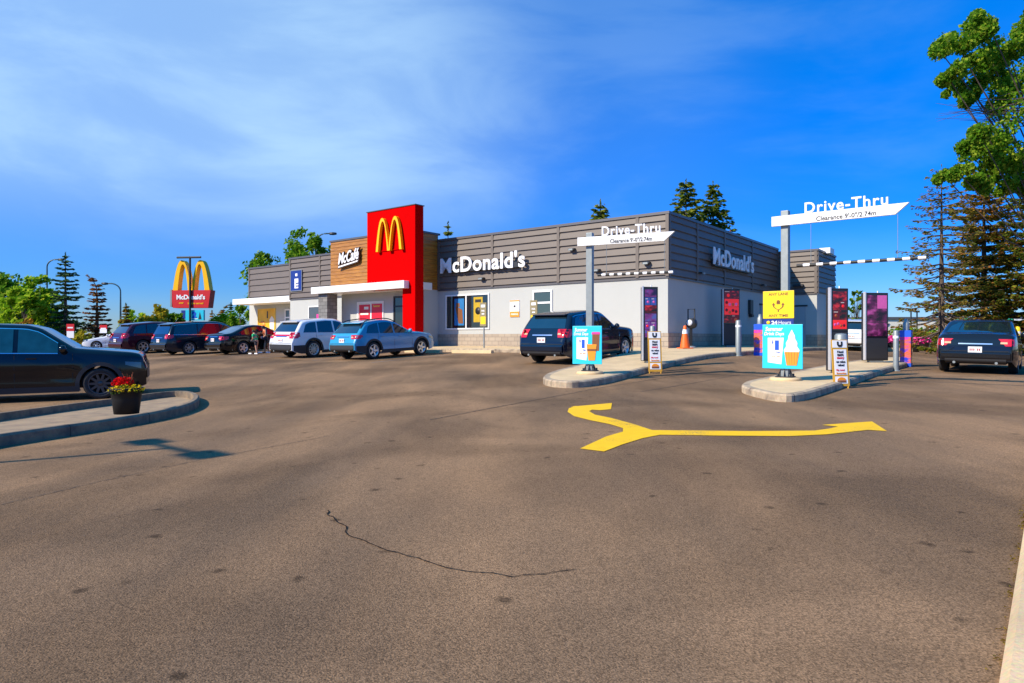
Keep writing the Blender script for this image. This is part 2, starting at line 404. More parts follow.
# left island, widening into the walk round the building
li = [P(x, y) for x, y in ((541,384),(552,387.5),(575,388.5),(600,385.5),(620,380.5),(640,374.5),(663,368.5),(695,361))]
w = lambda x, y: Vector((*B2W(x, y), 0))
li = [V2(p) for p in li] + [V2(w(3.3,-2.6)), V2(w(3.6,-1)), V2(w(3.6,14.4)), V2(w(4.6,14.4)), V2(w(4.6,19)), V2(w(-2,19)), V2(w(-2,3)), V2(w(-37,3)), V2(w(-37,-2.9)), V2(w(-2.5,-2.9)), V2(w(-.6,-3.2))]
li += [V2(P(x, y)) for x, y in ((622,358),(600,364.5),(570,371.5),(548,378))]
def densify(pts, st=.7):
    out = []
    for i, p in enumerate(pts):
        q = pts[(i+1)%len(pts)]; n = max(1, int((q-p).length/st))
        out += [p+(q-p)*(k/n) for k in range(n)]
    return out
li = densify(smooth_poly(li, 2), .8)
k, s = kerb_island('kerb', li, .15)
struct(s.build('sidewalk', M_conc))
ri = [V2(P(x, y)) for x, y in ((740,392),(750,396),(778,402.5),(800,402),(822,395.5),(849,386),(872,377.5),(893,371),(907,367.5),(911,364),(903,360.5),(880,361.5),(840,367),(800,375),(765,383),(745,387.5))]
ri = smooth_poly(ri, 2)
k, s = kerb_island('kerb', ri, .14)
struct(s.build('traffic_island', M_conc))
# planter strip kerb at the left
ki = [V2(P(x, y)) for x, y in ((-120,470),(0,447),(86,434),(163,420.5),(192,412),(201,405),(197,399.5),(182,397),(146,400.5),(114,406),(60,413),(0,422),(-120,440))]
ki = densify(smooth_poly(ki, 2), .5)
k, s = kerb_island('kerb', ki, .16, .03, .11, M_kerbdk)
struct(s.build('planting_strip', conc_mat('dry_soil', (.40,.26,.125), (.22,.14,.07), 3)))
# kerb along the right edge and the walk beyond it
k0 = V2(P(1000,683)); dirv = Vector((VX, VY)).normalized()
kd = (V2(P(1022,545))-k0).normalized()
rk = [k0 - kd*4 + kd*t for t in (0,2,4,5,6,8,10,12,14,16,18,20,22)]
nrm = Vector((kd.y, -kd.x))
def strip(a_off, b_off, za, zb):
    mb = MB()
    for i in range(len(rk)-1):
        q = [rk[i]+nrm*a_off, rk[i+1]+nrm*a_off, rk[i+1]+nrm*b_off, rk[i]+nrm*b_off]
        mb.add([(p.x,p.y,gz(p.x,p.y)+(za if j in (0,1) else zb)) for j, p in enumerate(q)], [(0,1,2,3)])
    return mb
mb = strip(0, .001, -.1, .03); m2 = strip(.0011, .03, .03, .06); mb.add(m2.v, m2.f); m2 = strip(.0301, .45, .06, .07); mb.add(m2.v, m2.f)
struct(mb.build('kerb', M_conc))
struct(strip(.452, 9, .055, .06).build('grass_verge', M_grass))
# moss & weeds in the gutter
rng = random.Random(5)
M_moss = leafmat('moss_leaf', (.25,.16,.02), (.42,.28,.03), (.2,.2,.04), .2)
mb = MB()
for i in range(500):
    t = rng.uniform(3.6, 8); c = k0 - kd*4 + kd*t - nrm*abs(rng.gauss(0,.018)); 
    if math.sin(t*9)+math.sin(t*23) < .2 and rng.random() < .85: continue
    z = gz(c.x, c.y); r = rng.uniform(.003,.011); a = rng.uniform(0, pi)
    mb.add([(c.x+r*cos(a),c.y+r*sin(a),z+.002),(c.x-r*sin(a),c.y+r*cos(a),z+.004+r),(c.x-r*cos(a),c.y-r*sin(a),z+.003+r*.6)], [(0,1,2)])
struct(mb.build('moss', M_moss, recalc=False), 'stuff')
# far lawns and verges
def patch(name, pts, m, dz=.05, low=-.1):
    return struct(slab_mb(pts, dz, low, 2.0).build(name, [m, M_kerb]))
patch('lawn', [(-74,52),(-24,58),(-20,64),(-30,90),(-74,90)], M_grass, .12)
patch('lawn', [(21,40),(70,36),(70,62),(26,62)], M_grass, .12)
# ------------------------------------------------------------------ yellow arrow, crack, seams
def to2(p): return V2(P(*p))
arrow = [(580,449),(606,437),(623,432),(623,428.5),(610,424.5),(590,420.5),(574,416.5),(567.5,412),(569,408.5),(576,406.3),(571,407),(612,403.3),(611,409.5),(600,410.5),(592,410),(589,411.5),(595,415),(612,418.5),(634,424.5),(652,430.5),(674,430.8),(750,431.5),(815,431),(829,429),(838,427),(822,425.3),(872,421.8),(887,431.5),(868,430.3),(852,432),(826,434.8),(790,436.5),(720,436),(660,435.2),(643,438.5),(622,445),(604,452)]
def flat_marking(name, px, dz, m, step=.4):
    return struct(slab_mb([tuple(to2(p)) for p in px], dz, None, step).build(name, m))
flat_marking('road_marking', arrow, .006, M_road_yel, .3)
def crack(px, wpx, seed):
    r = random.Random(seed); L = []
    for i in range(len(px)-1):
        a, b = to2(px[i]), to2(px[i+1]); n = max(2, int((b-a).length/.05))
        d = (b-a).normalized(); q = Vector((-d.y, d.x))
        for k in range(n): L.append(a+(b-a)*(k/n)+q*r.uniform(-.014,.014))
    L.append(to2(px[-1]))
    mb = MB()
    for i in range(len(L)-1):
        d = (L[i+1]-L[i]).normalized(); q = Vector((-d.y, d.x)); w0 = wpx*r.uniform(.5,1.3); w1 = wpx*r.uniform(.5,1.3)
        pts = [L[i]-q*w0, L[i+1]-q*w1, L[i+1]+q*w1, L[i]+q*w0]
        mb.add([(p.x,p.y,gz(p.x,p.y)+.005) for p in pts], [(0,1,2,3)])
    return mb
M_crack = mat('crack_dark', (.018,.014,.012), .95, spec=.1)
mb = crack([(326,511),(335,521),(346,527),(347,534),(352,538),(385,549),(430,563),(458,570),(480,573),(512,577),(545,575),(575,570)], .0042, 2)
struct(mb.build('pavement_crack', M_crack))
M_seam = mat('seam_tar', (.075,.058,.045), .85, spec=.2)
for i, ln in enumerate(([(0,505),(90,484),(200,460),(330,436)], [(430,420),(600,388),(700,371)], [(640,392),(740,374.5)])):
    struct(crack(ln, .012 if i else .006, 7+i).build('pavement_seam', M_seam))
M_stain = mat('oil_stain', (.05,.042,.042), .8, spec=.3, var=.4, scale=3)
# parking bay lines (worn)
M_worn = mat('worn_white_paint', (.22,.19,.17), .8, var=.35, scale=6)
for xx in (-7.4, -11.0, -14.8, -18.2, -21.6, -25.0, -28.5):
    pts = [B2W(xx-.05,-9.4), B2W(xx+.05,-9.4), B2W(xx+.05,-4.4), B2W(xx-.05,-4.4)]
    struct(slab_mb(pts, .006, None, .5).build('bay_line', M_worn))
# ------------------------------------------------------------------ restaurant building
FZ = E - .30
bld = thing('restaurant_building', 'low grey restaurant building with ribbed taupe parapet, red entrance tower and white canopies', 'building', (CORNER[0], CORNER[1], FZ), ANG)
Z0, Z1 = 2.89, 5.45
def walls():
    mb = MB()
    mb.box(-26.4, 0, 0, 14.8, -.5, Z0+.1)            # main block (solid core)
    mb.box(-34.2, -26.4, 1.8, 14.8, -.5, Z0+.1)
    mb.box(0, 2.15, 14.8, 19, -.5, Z0)
    mb.box(-6, 0, 14.8, 19, -.5, Z0)
    mb.box(-19.8, -13.1, -1.05, 0, -.5, Z0+.2)        # entrance block
    return mb
mb = walls(); mb.build('wall', M_stucco, bld)
bb = .55
for q in ((-13.1,.03,-.03,-.002),(.002,.03,0,14.77),(.03,2.18,14.77,14.798),(2.152,2.18,14.8,19),(-26.43,-19.8,-.03,-.002),(-34.23,-26.43,1.77,1.798)): MB().box(*q,-.5,bb).build('base_course', M_block, bld)
def cladding(x0, y0, dx, dy, length, z0, z1, n, proud=.075, m=M_clad, seams=()):
    # sawtooth boards on a face running from (x0,y0) along (dx,dy); outward = right hand of direction
    ox, oy = dy, -dx
    mb = MB(); hgt = (z1-z0)/n
    prof = []
    for i in range(n):
        a = z0+i*hgt
        prof += [(.012, a), (.012, a+.06), (proud, a+.066), (proud*.55, a+hgt-.004)]
    prof.append((.012, z1))
    vs = []
    for t in (0, length):
        for (o, z) in prof: vs.append((x0+dx*t+ox*o, y0+dy*t+oy*o, z))
    k = len(prof)
    mb.add(vs, [(i, i+k, i+k+1, i+1) for i in range(k-1)])
    for t in seams:
        cx, cy = x0+dx*t, y0+dy*t
        a = Vector((cx-dx*.07, cy-dy*.07)); b = Vector((cx+dx*.07, cy+dy*.07)); o = Vector((ox, oy))
        mb.prismz([tuple(a+o*.005), tuple(b+o*.005), tuple(b+o*(proud+.012)), tuple(a+o*(proud+.012))], z0, z1-.01)
    return mb
def cap_run(x0, x1, y0, y1, z): return MB().box(x0, x1, y0, y1, z-.02, z+.13)
def parapet_core(): 
    mb = MB()
    mb.box(-26.4, 0, 0, .3, Z0, Z1); mb.box(-.3, 0, .3, 14.8, Z0, Z1); mb.box(-26.4,-26.1,.3,14.8,Z0,Z1); mb.box(-26.1,-.3,14.5,14.8,Z0,Z1)
    mb.box(-34.2,-26.4,1.8,2.1,Z0,Z1); mb.box(-34.2,-33.9,2.1,14.8,Z0,Z1); mb.box(0,2.15,14.8,15.1,Z0,Z1-.17); mb.box(1.85,2.15,15.1,19,Z0,Z1-.17)
    mb.box(-26.1,-.3,.3,14.5,Z0+.1,Z0+.4); mb.box(-33.9,-26.4,2.1,14.8,Z0+.1,Z0+.4); mb.box(-6,1.85,15.1,19,Z0,Z0+.4)
    return mb
parapet_core().build('roof', M_cap, bld)
cl = lambda *a, **k: cladding(*a, **k)
mb = cl(-13.1,0,1,0,13.1+.045,Z0,Z1,8,seams=tuple(13.1+BX(q,0) for q in (439.5,493,559,638))+(13.1,))
mb.build('cladding', M_clad, bld)
cl(0,0,0,1,14.8,Z0,Z1,8,seams=(.06,2.9,6.2,10.2,14.6)).build('cladding', M_clad, bld)
cl(0.05,14.8,1,0,2.15,Z0,Z1-.17,8,seams=(2.05,)).build('cladding', M_clad, bld)
cl(2.15,14.8,0,1,4.2,Z0,Z1-.17,8,seams=(.05,)).build('cladding', M_clad, bld)
cl(-26.4,0,1,0,6.6,Z0,Z1,8,seams=(.07,3.2)).build('cladding', M_clad, bld)
cl(-34.2,1.8,1,0,7.8,Z0,Z1,6,seams=(.07,6.0)).build('cladding', M_clad, bld)
for a in ((-13.1,.10,-.10,.34,0),(-26.46,-19.8,-.10,.34,0),(-34.30,-26.46,1.70,2.14,0),(-.34,.10,.34,14.68,0),(0,2.25,14.7,15.14,.17),(1.81,2.25,15.14,19,.17)): MB().box(a[0],a[1],a[2],a[3],Z1-a[4],Z1+.11-a[4]).build('parapet_coping', M_cap, bld)
for q in ((-13.1,.055,-.05,-.001),(.001,.055,0,14.75),(-26.44,-19.8,-.05,-.001),(.055,2.2,14.75,14.799)): MB().box(*q,Z0-.07,Z0-.002).build('drip_edge', M_cap, bld)
# wood clad entrance block
mb = MB(); mb.box(-19.8,-13.1,-1.8,-.001,Z0+.201,Z1+.34); mb.build('entrance_block', M_wood, bld)
mb = cladding(-19.8,-1.8,1,0,6.7,Z0+.2,Z1+.34,14,.03); m2 = cladding(-13.1,-1.8,0,1,1.75,Z0+.0,Z1+.34,14,.03); mb.add(m2.v, m2.f); m2 = cladding(-19.8,0,0,-1,1.8,Z0,Z1+.34,14,.03); mb.add(m2.v, m2.f)
mb.build('wood_cladding', M_wood, bld)
MB().box(-19.86,-13.03,-1.86,.1,Z1+.341,Z1+.44).build('parapet_coping', M_cap, bld)
# red tower with its leg
mb = MB(); mb.prism([(-16.26,2.9),(-13.52,2.9),(-13.52,-.3),(-12.6,-.3),(-12.6,7.03),(-16.26,7.03)], -2.15, -1.57)
tw = mb.build('entrance_tower', M_red, bld, bevel=.015)
MB().box(-16.3,-12.56,-2.19,-1.53,7.032,7.07).build('tower_coping', M_cap, tw)
mb = MB(); mb.tube([(-16.0,-1.62,7.17),(-13.9,-1.62,7.17)], .012); 
for x in (-15.9,-15.2,-14.5,-14.0): mb.tube([(x,-1.62,7.07),(x,-1.62,7.17)], .01)
mb.build('roof_rail', M_dkmetal, tw)
# canopies
MB().box(-20.7,-13.04,-2.5,-2.151,2.86,3.24).box(-20.7,-16.3,-2.15,-.5,2.862,3.238).box(-16.3,-13.04,-1.569,-.5,2.862,3.238).build('canopy', M_white, bld, bevel=.01)
MB().box(BX(232.5,.15),-26.45,.15,1.75,2.76,3.14).build('canopy', M_white, bld, bevel=.01)
# pillar and entrance
MB().box(-20.35,-19.55,-2.25,-1.55,-.3,2.85).build('stone_pillar', M_stone, bld)
def window(x0, x1, z0, z1, y, parent, fr=.07, mull=(), tr=(), glass=M_glass, mf=M_white, name='window'):
    m = MB()
    m.box(x0-fr,x1+fr,y-.05,y-.002,z0-fr,z0); m.box(x0-fr,x1+fr,y-.05,y-.002,z1,z1+fr); m.box(x0-fr,x0,y-.05,y-.002,z0,z1); m.box(x1,x1+fr,y-.05,y-.002,z0,z1)
    for q in mull: m.box(q-fr/2,q+fr/2,y-.045,y-.003,z0,z1)
    for q in tr: m.box(x0,x1,y-.044,y-.004,q-fr/2,q+fr/2)
    o = MB().box(x0,x1,y-.014,y-.001,z0,z1).build(name, glass, parent)
    m.build('frame', mf, o)
    return o
wa, wb_ = BX(447,0), BX(488.5,0)
wn = window(wa,wb_,.86,2.52,0,bld,.07,((wa+wb_)/2-.05,))
wx = (wb_-wa)/2.33
MB().box(wa+.45*wx,wa+1.0*wx,-.02,-.0145,1.0,2.38).build('poster', mat('window_poster_blue',(.02,.17,.42),.4,var=.3,scale=3), wn); 
mb = MB().box(wa+.55*wx,wa+.75*wx,-.024,-.0205,1.95,2.15); mb.prism([(wa+.7*wx,1.1),(wa+.95*wx,1.1),(wa+.9*wx,1.8),(wa+.65*wx,1.95),(wa+.5*wx,1.95),(wa+.6*wx,1.5)], -.027, -.0245); mb.build('poster_print', M_brown, wn)
wc = wa+1.78*wx
mb = MB().box(wc-.3,wc+.3,-.02,-.0145,1.15,2.42,0).box(wc-.2,wc+.2,-.023,-.0205,2.15,2.3,1).lathe([(.001,0),(.19,0),(.19,.003)],16,(wc,-.0235,1.72),'y',1)
mb.build('poster', [mat('window_poster_yellow',(.5,.33,.01),.4,var=.2), M_ink], wn)
M_interior = mat('interior_warm', (.05,.03,.02), .6, var=.6, scale=6)
# side door of the dining room
da, db = BX(534.5,0), BX(551,0)
wn = window(da,db,-.2,2.5,0,bld,.09,(),(2.0,),name='door',glass=mat('door_glass',(.05,.075,.07),.08,spec=.7))
MB().box(da+.1,db-.1,-.03,-.0145,-.1,.12).build('kick_plate', M_white, wn)
# dark window of the middle block, door and poster of the left block
wa, wb_ = BX(309.5,0), BX(322,0)
wn = window(wa,wb_,.95,2.3,0,bld,.06,(),glass=mat('grey_glass',(.07,.085,.10),.1,spec=.6))
MB().box(wa+.75,wa+1.5,-.02,-.0145,1.0,1.85,0).build('poster', M_pink, wn)
window(wb_+.14,wb_+1.1,.95,2.3,0,bld,.06,(),glass=MATS['grey_glass'])
wn = window(BX(286,1.8),BX(289.8,1.8),0,2.3,1.8,bld,.09,(),(1.8,),name='door',glass=MATS['grey_glass'])
ga, gb = BX(258.5,1.8), BX(275.5,1.8); gk = (gb-ga)/2.6
wn = window(ga,gb,.3,2.45,1.8,bld,.05,(),glass=mat('poster_amber',(.85,.42,.01),.5,var=.35,scale=1.6),mf=mat('gold_frame',(.7,.5,.1),.5))
mb = MB().box(ga+1.35*gk,ga+1.5*gk,1.77,1.784,1.8,2.3,0); mb.prism([(ga+1.85*gk,.4),(ga+2.35*gk,.4),(ga+2.45*gk,1.7),(ga+2.1*gk,1.95),(ga+1.75*gk,1.7)],1.77,1.784,1); mb.box(ga+1.9*gk,ga+2.3*gk,1.765,1.769,.5,1.0,2); mb.lathe([(.001,0),(.4*gk,0),(.4*gk,.01)],14,(ga+.7*gk,1.775,1.3),'y',2)
mb.build('poster_print', [M_ink, M_cream, M_orange], wn)
# window with red posters in the entrance block
ra, rb_ = BX(358.5,-1.05), BX(383,-1.05); rk_ = (rb_-ra)/1.95; ro = ra+18.1*rk_
wn = window(ra,rb_,.6,2.30,-1.05,bld,.08,(ro-17.05*rk_,),glass=M_cream)
q_ = lambda x: ro+x*rk_
mb = MB().box(q_(-18.0),q_(-17.15),-1.09,-1.066,1.30,2.22,0).box(q_(-16.98),q_(-16.2),-1.09,-1.066,.68,2.24,0).box(q_(-17.9),q_(-17.25),-1.093,-1.0905,1.65,1.75,1).box(q_(-17.6),q_(-17.25),-1.093,-1.0905,1.95,2.1,1).box(q_(-16.92),q_(-16.3),-1.093,-1.0905,.82,.95,1).text('Summer',.5*rk_,.12,q_(-16.6),2.12,-1.0905,.003,2,.02)
mb.box(q_(-17.9),q_(-17.6),-1.09,-1.066,.75,1.1,3).box(q_(-17.45),q_(-17.2),-1.09,-1.066,.75,1.2,3)
mb.build('poster', [M_pred, M_cream, M_pyel, M_dkmetal], wn)
dr = window(BX(395,-1.05),-13.3,-.2,2.5,-1.05,bld,.09,(),(2.05,),name='door',mf=M_dkmetal)
# service doors in the shaded side and wing, vents
def side_panel(y0, y1, z0, z1, o=.02): return MB().box(.001, o, y0, y1, z0, z1)
M_door = mat('door_grey_blue', (.36,.38,.39), .5, var=.04)
d = side_panel(11.6,12.75,-.1,2.15,.035).build('door', M_door, bld); side_panel(11.5,12.85,2.151,2.24,.05).build('frame', M_dkmetal, d); MB().box(.036,.08,11.75,11.85,.95,1.05).build('handle', M_galv, d)
d = MB().box(.55,1.55,14.765,14.799,-.1,2.15).build('door', M_door, bld); MB().box(.45,1.65,14.75,14.799,2.152,2.24).build('frame', M_dkmetal, d); MB().box(1.4,1.48,14.72,14.764,.95,1.05).build('handle', M_galv, d)
MB().box(.002,.14,9.7,10.15,1.6,2.35).box(.002,.2,9.78,10.07,1.45,1.6).build('call_box', M_dkmetal, bld, bevel=.02)
def wall_lamp(x, y, z, side):
    m = MB()
    if side: m.box(.05,.22,y-.16,y+.16,z,z+.07,0).box(.2,.27,y-.11,y+.11,z-.03,z+.05,1)
    else: m.box(x-.16,x+.16,-.22,-.05,z,z+.07,0).box(x-.11,x+.11,-.27,-.2,z-.03,z+.05,1)
    m.build('wall_lamp', [M_dkmetal, M_galv], bld)
for y in (3.2, 11.8): wall_lamp(0, y, 3.22, True)
for x, z in ((-9.95,3.3),(-4.6,4.32),(-3.3,3.3),(-.9,3.45)): wall_lamp(x, 0, z, False)
MB().box(.9,1.45,14.55,14.75,3.3,3.42).build('wall_lamp', M_dkmetal, bld)
MB().box(1.9,2.5,16.3,17.3,Z1-.17,Z1+.15).build('roof_unit', M_white, bld)
# ------------------------------------------------------------------ signs on the building
def bsign(name, label, x, y, z, rz=0.):
    p = B2W(x, y)
    return thing(name, label, 'sign', (p[0], p[1], FZ+z), ANG+rz)
def arch_polys(Wd, Hh, ol=.14, il=.085, top=.11):
    out = []
    a = Wd/4
    for s in (-1, 1):
        c = s*a
        b0 = -a+Wd*(ol if s < 0 else il)*.5*1.0; b1 = a-Wd*(il if s < 0 else ol)*.5
        ic, ib = (b0+b1)/2, (b1-b0)/2
        hi = Hh*(1-top)
        outer = []; inner = []
        N = 26
        for i in range(N+1):
            q = -1+2*i/N
            q = math.copysign(1-(1-abs(q))**1.7, q)
            outer.append((c+q*a, Hh*(1-abs(q)**2.3)))
            inner.append((c+ic+q*ib, hi*(1-abs(q)**2.3)))
        out.append(outer+inner[::-1])
    return out
t = bsign('arches_sign', 'yellow double arch emblem mounted high on the red tower', -14.35, -2.16, 4.85)
mb = MB()
for pl in arch_polys(1.95, 1.72, .17, .10, .10): mb.prism(pl, -.2, -.03)
mb.build('emblem', M_yel, t)
MB().box(-.9,.9,-.03,-.001,.02,.06).box(-.05,.05,-.03,-.001,.06,.5).build('bracket', M_red, t)
xa, xb = BX(441.5,-.2), BX(526,-.2)
t = bsign('letter_sign', 'large white restaurant name in solid letters on the sunlit front parapet', (xa+xb)/2, -.05, 4.02)
MB().text("McDonald's", xb-xa, .82, 0, .10, -.2, .05, 0, .022, 0, 1.06).build('lettering', M_letter, t)
MB().box(-2.3,2.3,-.199,-.01,-.28,-.02).build('raceway', M_dkmetal, t)
t = bsign('letter_sign', 'white restaurant name in solid letters on the shaded side wall', .05, 7.0, 4.05, pi/2)
MB().text("McDonald's", 5.5, .84, 0, .1, -.2, .05, 0, .022, 0, 1.06).build('lettering', M_letter, t)
MB().box(-2.5,2.4,-.199,-.01,-.36,-.06).build('raceway', M_dkmetal, t)
t = bsign('letter_sign', 'white slanted cursive cafe lettering underlined on the wood clad block', -18.0, -1.84, 4.75)
t.rotation_euler = (0, radians(-7), ANG)
mb = MB().text("McCafé", 1.85, .62, 0, .12, -.145, .015, 0, .022, .42); mb.prism([(-.95,-.36),(.7,-.32),(.78,-.25),(-.9,-.28)], -.16, -.145); mb.build('lettering', M_letter, t)
mb = MB().text("McCafé", 1.97, .72, .015, .11, -.06, .08, 0, .06, .42); mb.prism([(-1.0,-.41),(.74,-.37),(.86,-.2),(-.92,-.23)], -.14, -.06); mb.build('backing', mat('dark_brown_backing',(.05,.025,.012),.6), t)
t = bsign('wall_sign', 'small tall blue sign with white symbols on the left taupe parapet', -25.55, -.06, 3.95)
MB().box(-.62,.55,-.06,-.001,-.55,.75).build('panel', M_navy, t)
mb = MB().box(-.65,.58,-.07,-.0601,-.58,-.54).box(-.65,.58,-.07,-.0601,.74,.78).box(-.65,-.61,-.07,-.0601,-.54,.74).box(.54,.58,-.07,-.0601,-.54,.74); mb.build('frame', M_galv, t)
mb = MB().box(-.12,.1,-.065,-.0601,.38,.55); mb.prism([(-.2,-.4),(.2,-.4),(.2,-.3),(-.08,-.3),(-.08,-.22),(.2,-.22),(.2,-.12),(-.08,-.12),(-.08,-.04),(.2,-.04),(.2,.22),(-.2,.22)], -.065, -.0601); mb.build('symbol', M_letter, t)
t = bsign('wall_notice', 'white and orange notice board fixed to the grey front wall', -7.95, -.003, 1.75)
MB().box(-.28,.28,-.03,-.001,-.38,.42,0).box(-.28,.28,-.034,-.031,-.38,-.12,1).box(-.28,.28,-.034,-.031,.36,.42,1).text('PARKING',.42,.09,0,-.25,-.0345,.002,2,.02).box(-.06,.06,-.034,-.031,.08,.18,3).build('panel', [M_letter, M_orange, M_letter, M_ink], t)
# ------------------------------------------------------------------ vehicles
def lin(pts, x):
    if x <= pts[0][0]: return pts[0][1]
    for i in range(len(pts)-1):
        if x <= pts[i+1][0]:
            a, b = pts[i], pts[i+1]
            return a[1]+(b[1]-a[1])*(x-a[0])/(b[0]-a[0])
    return pts[-1][1]
M_tyre = mat('tyre_rubber', (.02,.02,.021), .8, var=.2)
M_rim = mat('alloy_rim', (.6,.61,.63), .3, .85, var=.05)
M_rimdk = mat('alloy_rim_dark', (.07,.07,.075), .35, .7)
M_rimback = mat('wheel_well_dark', (.012,.012,.013), .8)
M_tail = mat('tail_lens_red', (.55,.006,.008), .12, spec=.7, coat=.6, var=.15, scale=12)
M_revl = mat('reverse_lens', (.75,.40,.22), .15, spec=.7, var=.2, scale=20)
M_head = mat('head_lens', (.10,.115,.13), .06, .5, spec=.8, coat=.6, var=.2, scale=14)
M_plate = mat('plate_white', (.75,.75,.74), .5)
M_chrome = mat('chrome_trim', (.75,.76,.78), .15, .95)
M_clad_blk = mat('cladding_black', (.022,.022,.024), .65, var=.15)
M_carglass = mat('car_glass', (.010,.020,.026), .03, spec=1.0, var=.4, scale=2, coat=1.0)
def paint(name, c, metal=.25, rough=.3): return mat(name, c, rough*(.6 if max(c) > .1 else .3), metal, var=.05, scale=2, coat=.9 if max(c) > .1 else .3, spec=.5 if max(c) > .1 else .4)
class Car:
    def __init__(s, L, W, H, prof, fo, wb, R, gc, belt, tumble=.32, r=.10, low=.92):
        s.L, s.W, s.H, s.prof, s.fo, s.wb, s.R, s.gc, s.belt, s.tum, s.r = L, W, H, prof, fo, wb, R, gc, belt, tumble, r
        s.ax = (fo, fo+wb)
    def zt(s, d): return sum(lin(s.prof, min(max(d+e, 0), s.L)) for e in (-.05,-.025,0,.025,.05))/5
    def bt(s, d): return s.belt[0]+(s.belt[1]-s.belt[0])*min(1, max(0, d/s.L))
    def zb0(s, d):
        e = .10
        z = s.gc
        if d < .5: z += e*(1-d/.5)**2
        if d > s.L-.5: z += (e+.06)*(1-(s.L-d)/.5)**2
        return z
    def zb(s, d):
        z = s.zb0(d); q = s.R+.055
        for a in s.ax:
            t = q*q-(d-a)**2
            if t > 0: z = max(z, s.R+sqrt(t))
        return z
    def hw(s, d):
        w = s.W/2
        if d < .8: w *= 1-.20*(1-d/.8)**2.6
        if d > s.L-.6: w *= 1-.13*(1-(s.L-d)/.6)**2.4
        return w
    def yw(s, d, z):
        w = s.hw(d); b = s.bt(d); mid = .55*b
        if z < mid: y = w*(1-.05*((mid-z)/mid)**2)
        elif z < b: y = w*(1-.045*((z-mid)/(b-mid))**2)
        else: y = w*.955-s.tum*(z-b)
        if s.ax[0]+.3 < d < s.ax[1]-.2 and z < b:
            e = min(1, (d-s.ax[0]-.3)/.25, (s.ax[1]-.2-d)/.25)
            y -= e*(.022*math.exp(-((z-.50*b)/.10)**2) - .012*math.exp(-((z-.80*b)/.045)**2))
        zt = s.zt(d); r = min(s.r, (zt-s.zb0(d))*.4)
        if z > zt-r:
            q = min(1, (z-(zt-r))/r); y -= r*(1-sqrt(max(0, 1-q*q)))*1.2
        return max(.02, y)
    def inside(s, d, y, z):
        zt = s.zt(d)
        if not s.zb0(d) <= z: return False
        if z <= zt: return abs(y) <= s.yw(d, z)
        yt = s.yw(d, zt)
        return abs(y) < yt and z <= zt+.022*(1-(y/yt)**2)*min(1, yt)
    def proj(s, y, z, rear, off):
        a, b = (s.L, s.L*.45) if rear else (0, s.L*.55)
        n = 160
        for i in range(n+1):
            d = a+(b-a)*i/n
            if s.inside(d, y, z):
                lo, hi = (a+(b-a)*max(0, i-1)/n), d
                for _ in range(10):
                    m = (lo+hi)/2
                    if s.inside(m, y, z): hi = m
                    else: lo = m
                d = hi; break
        return d+off if rear else d-off
    def pt(s, d, y, z): return (y, s.L/2-d, z)
    def body(s, mb):
        ds = [i*.07 for i in range(int(s.L/.07)+1)] + [0,.01,.03,.05, s.L-.05, s.L-.03, s.L-.01, s.L]
        for a in s.ax:
            q = s.R+.055
            ds += [a+q*cos(pi*i/16)*.9999 for i in range(17)] + [a+q*1.002, a-q*1.002]
        ds = sorted(set(round(d, 4) for d in ds if 0 <= d <= s.L))
        NS, NA, NT = 12, 5, 5
        rows = []
        for d in ds:
            zb, zt = s.zb(d), s.zt(d); r = min(s.r, (zt-s.zb0(d))*.4)
            zb = min(zb, zt-r-.02)
            zs = [zb+(zt-r-zb)*i/NS for i in range(NS+1)]+[zt-r+r*sin(pi/2*i/NA) for i in range(1, NA+1)]
            half = [(s.yw(d, z), z) for z in zs]
            yt = half[-1][0]
            half += [(yt*(1-i/NT), zt+.022*(1-(1-i/NT)**2)*min(1, yt)) for i in range(1, NT+1)]
            rows.append([(-y, z) for y, z in half]+[(y, z) for y, z in half[-2::-1]])
        k = len(rows[0]); vs = [s.pt(d, y, z) for d, rw in zip(ds, rows) for y, z in rw]
        fs = [(i*k+j, i*k+j+1, (i+1)*k+j+1, (i+1)*k+j) for i in range(len(ds)-1) for j in range(k-1)]
        fs += [list(range(k)), list(range((len(ds)-1)*k, len(ds)*k))]
        mb.add(vs, fs, 0, True)
    def side(s, mb, sg, d0, d1, zlo, zhi, off=.006, n=12, rows=3, sl0=0., sl1=0., mi=0):
        vs = []; ok = []
        for i in range(n+1):
            t = i/n
            for j in range(rows+1):
                d = d0+(d1-d0)*t
                z0, z1 = zlo(d) if callable(zlo) else zlo, zhi(d) if callable(zhi) else zhi
                z = z0+max(0, z1-z0)*j/rows
                d += (sl0+(sl1-sl0)*t)*(z-z0)
                vs.append(s.pt(d, sg*(s.yw(d, z)+off), z))
            ok.append(z1-z0 > .004)
        m = rows+1
        mb.add(vs, [(i*m+j, i*m+j+1, (i+1)*m+j+1, (i+1)*m+j) for i in range(n) if ok[i] or ok[i+1] for j in range(rows)], mi, True)
    def end(s, mb, rear, y0, y1, z0, z1, off=.012, n=8, rows=5, mi=0, shrink=None):
        vs = []
        for j in range(rows+1):
            z = z0+(z1-z0)*j/rows
            for i in range(n+1):
                a, b = (y0(z), y1(z)) if callable(y0) else (y0, y1)
                y = a+(b-a)*i/n
                vs.append(s.pt(s.proj(y, z, rear, off(z) if callable(off) else off), y, z))
        m = n+1
        mb.add(vs, [(j*m+i, j*m+i+1, (j+1)*m+i+1, (j+1)*m+i) for j in range(rows) for i in range(n)], mi, True)
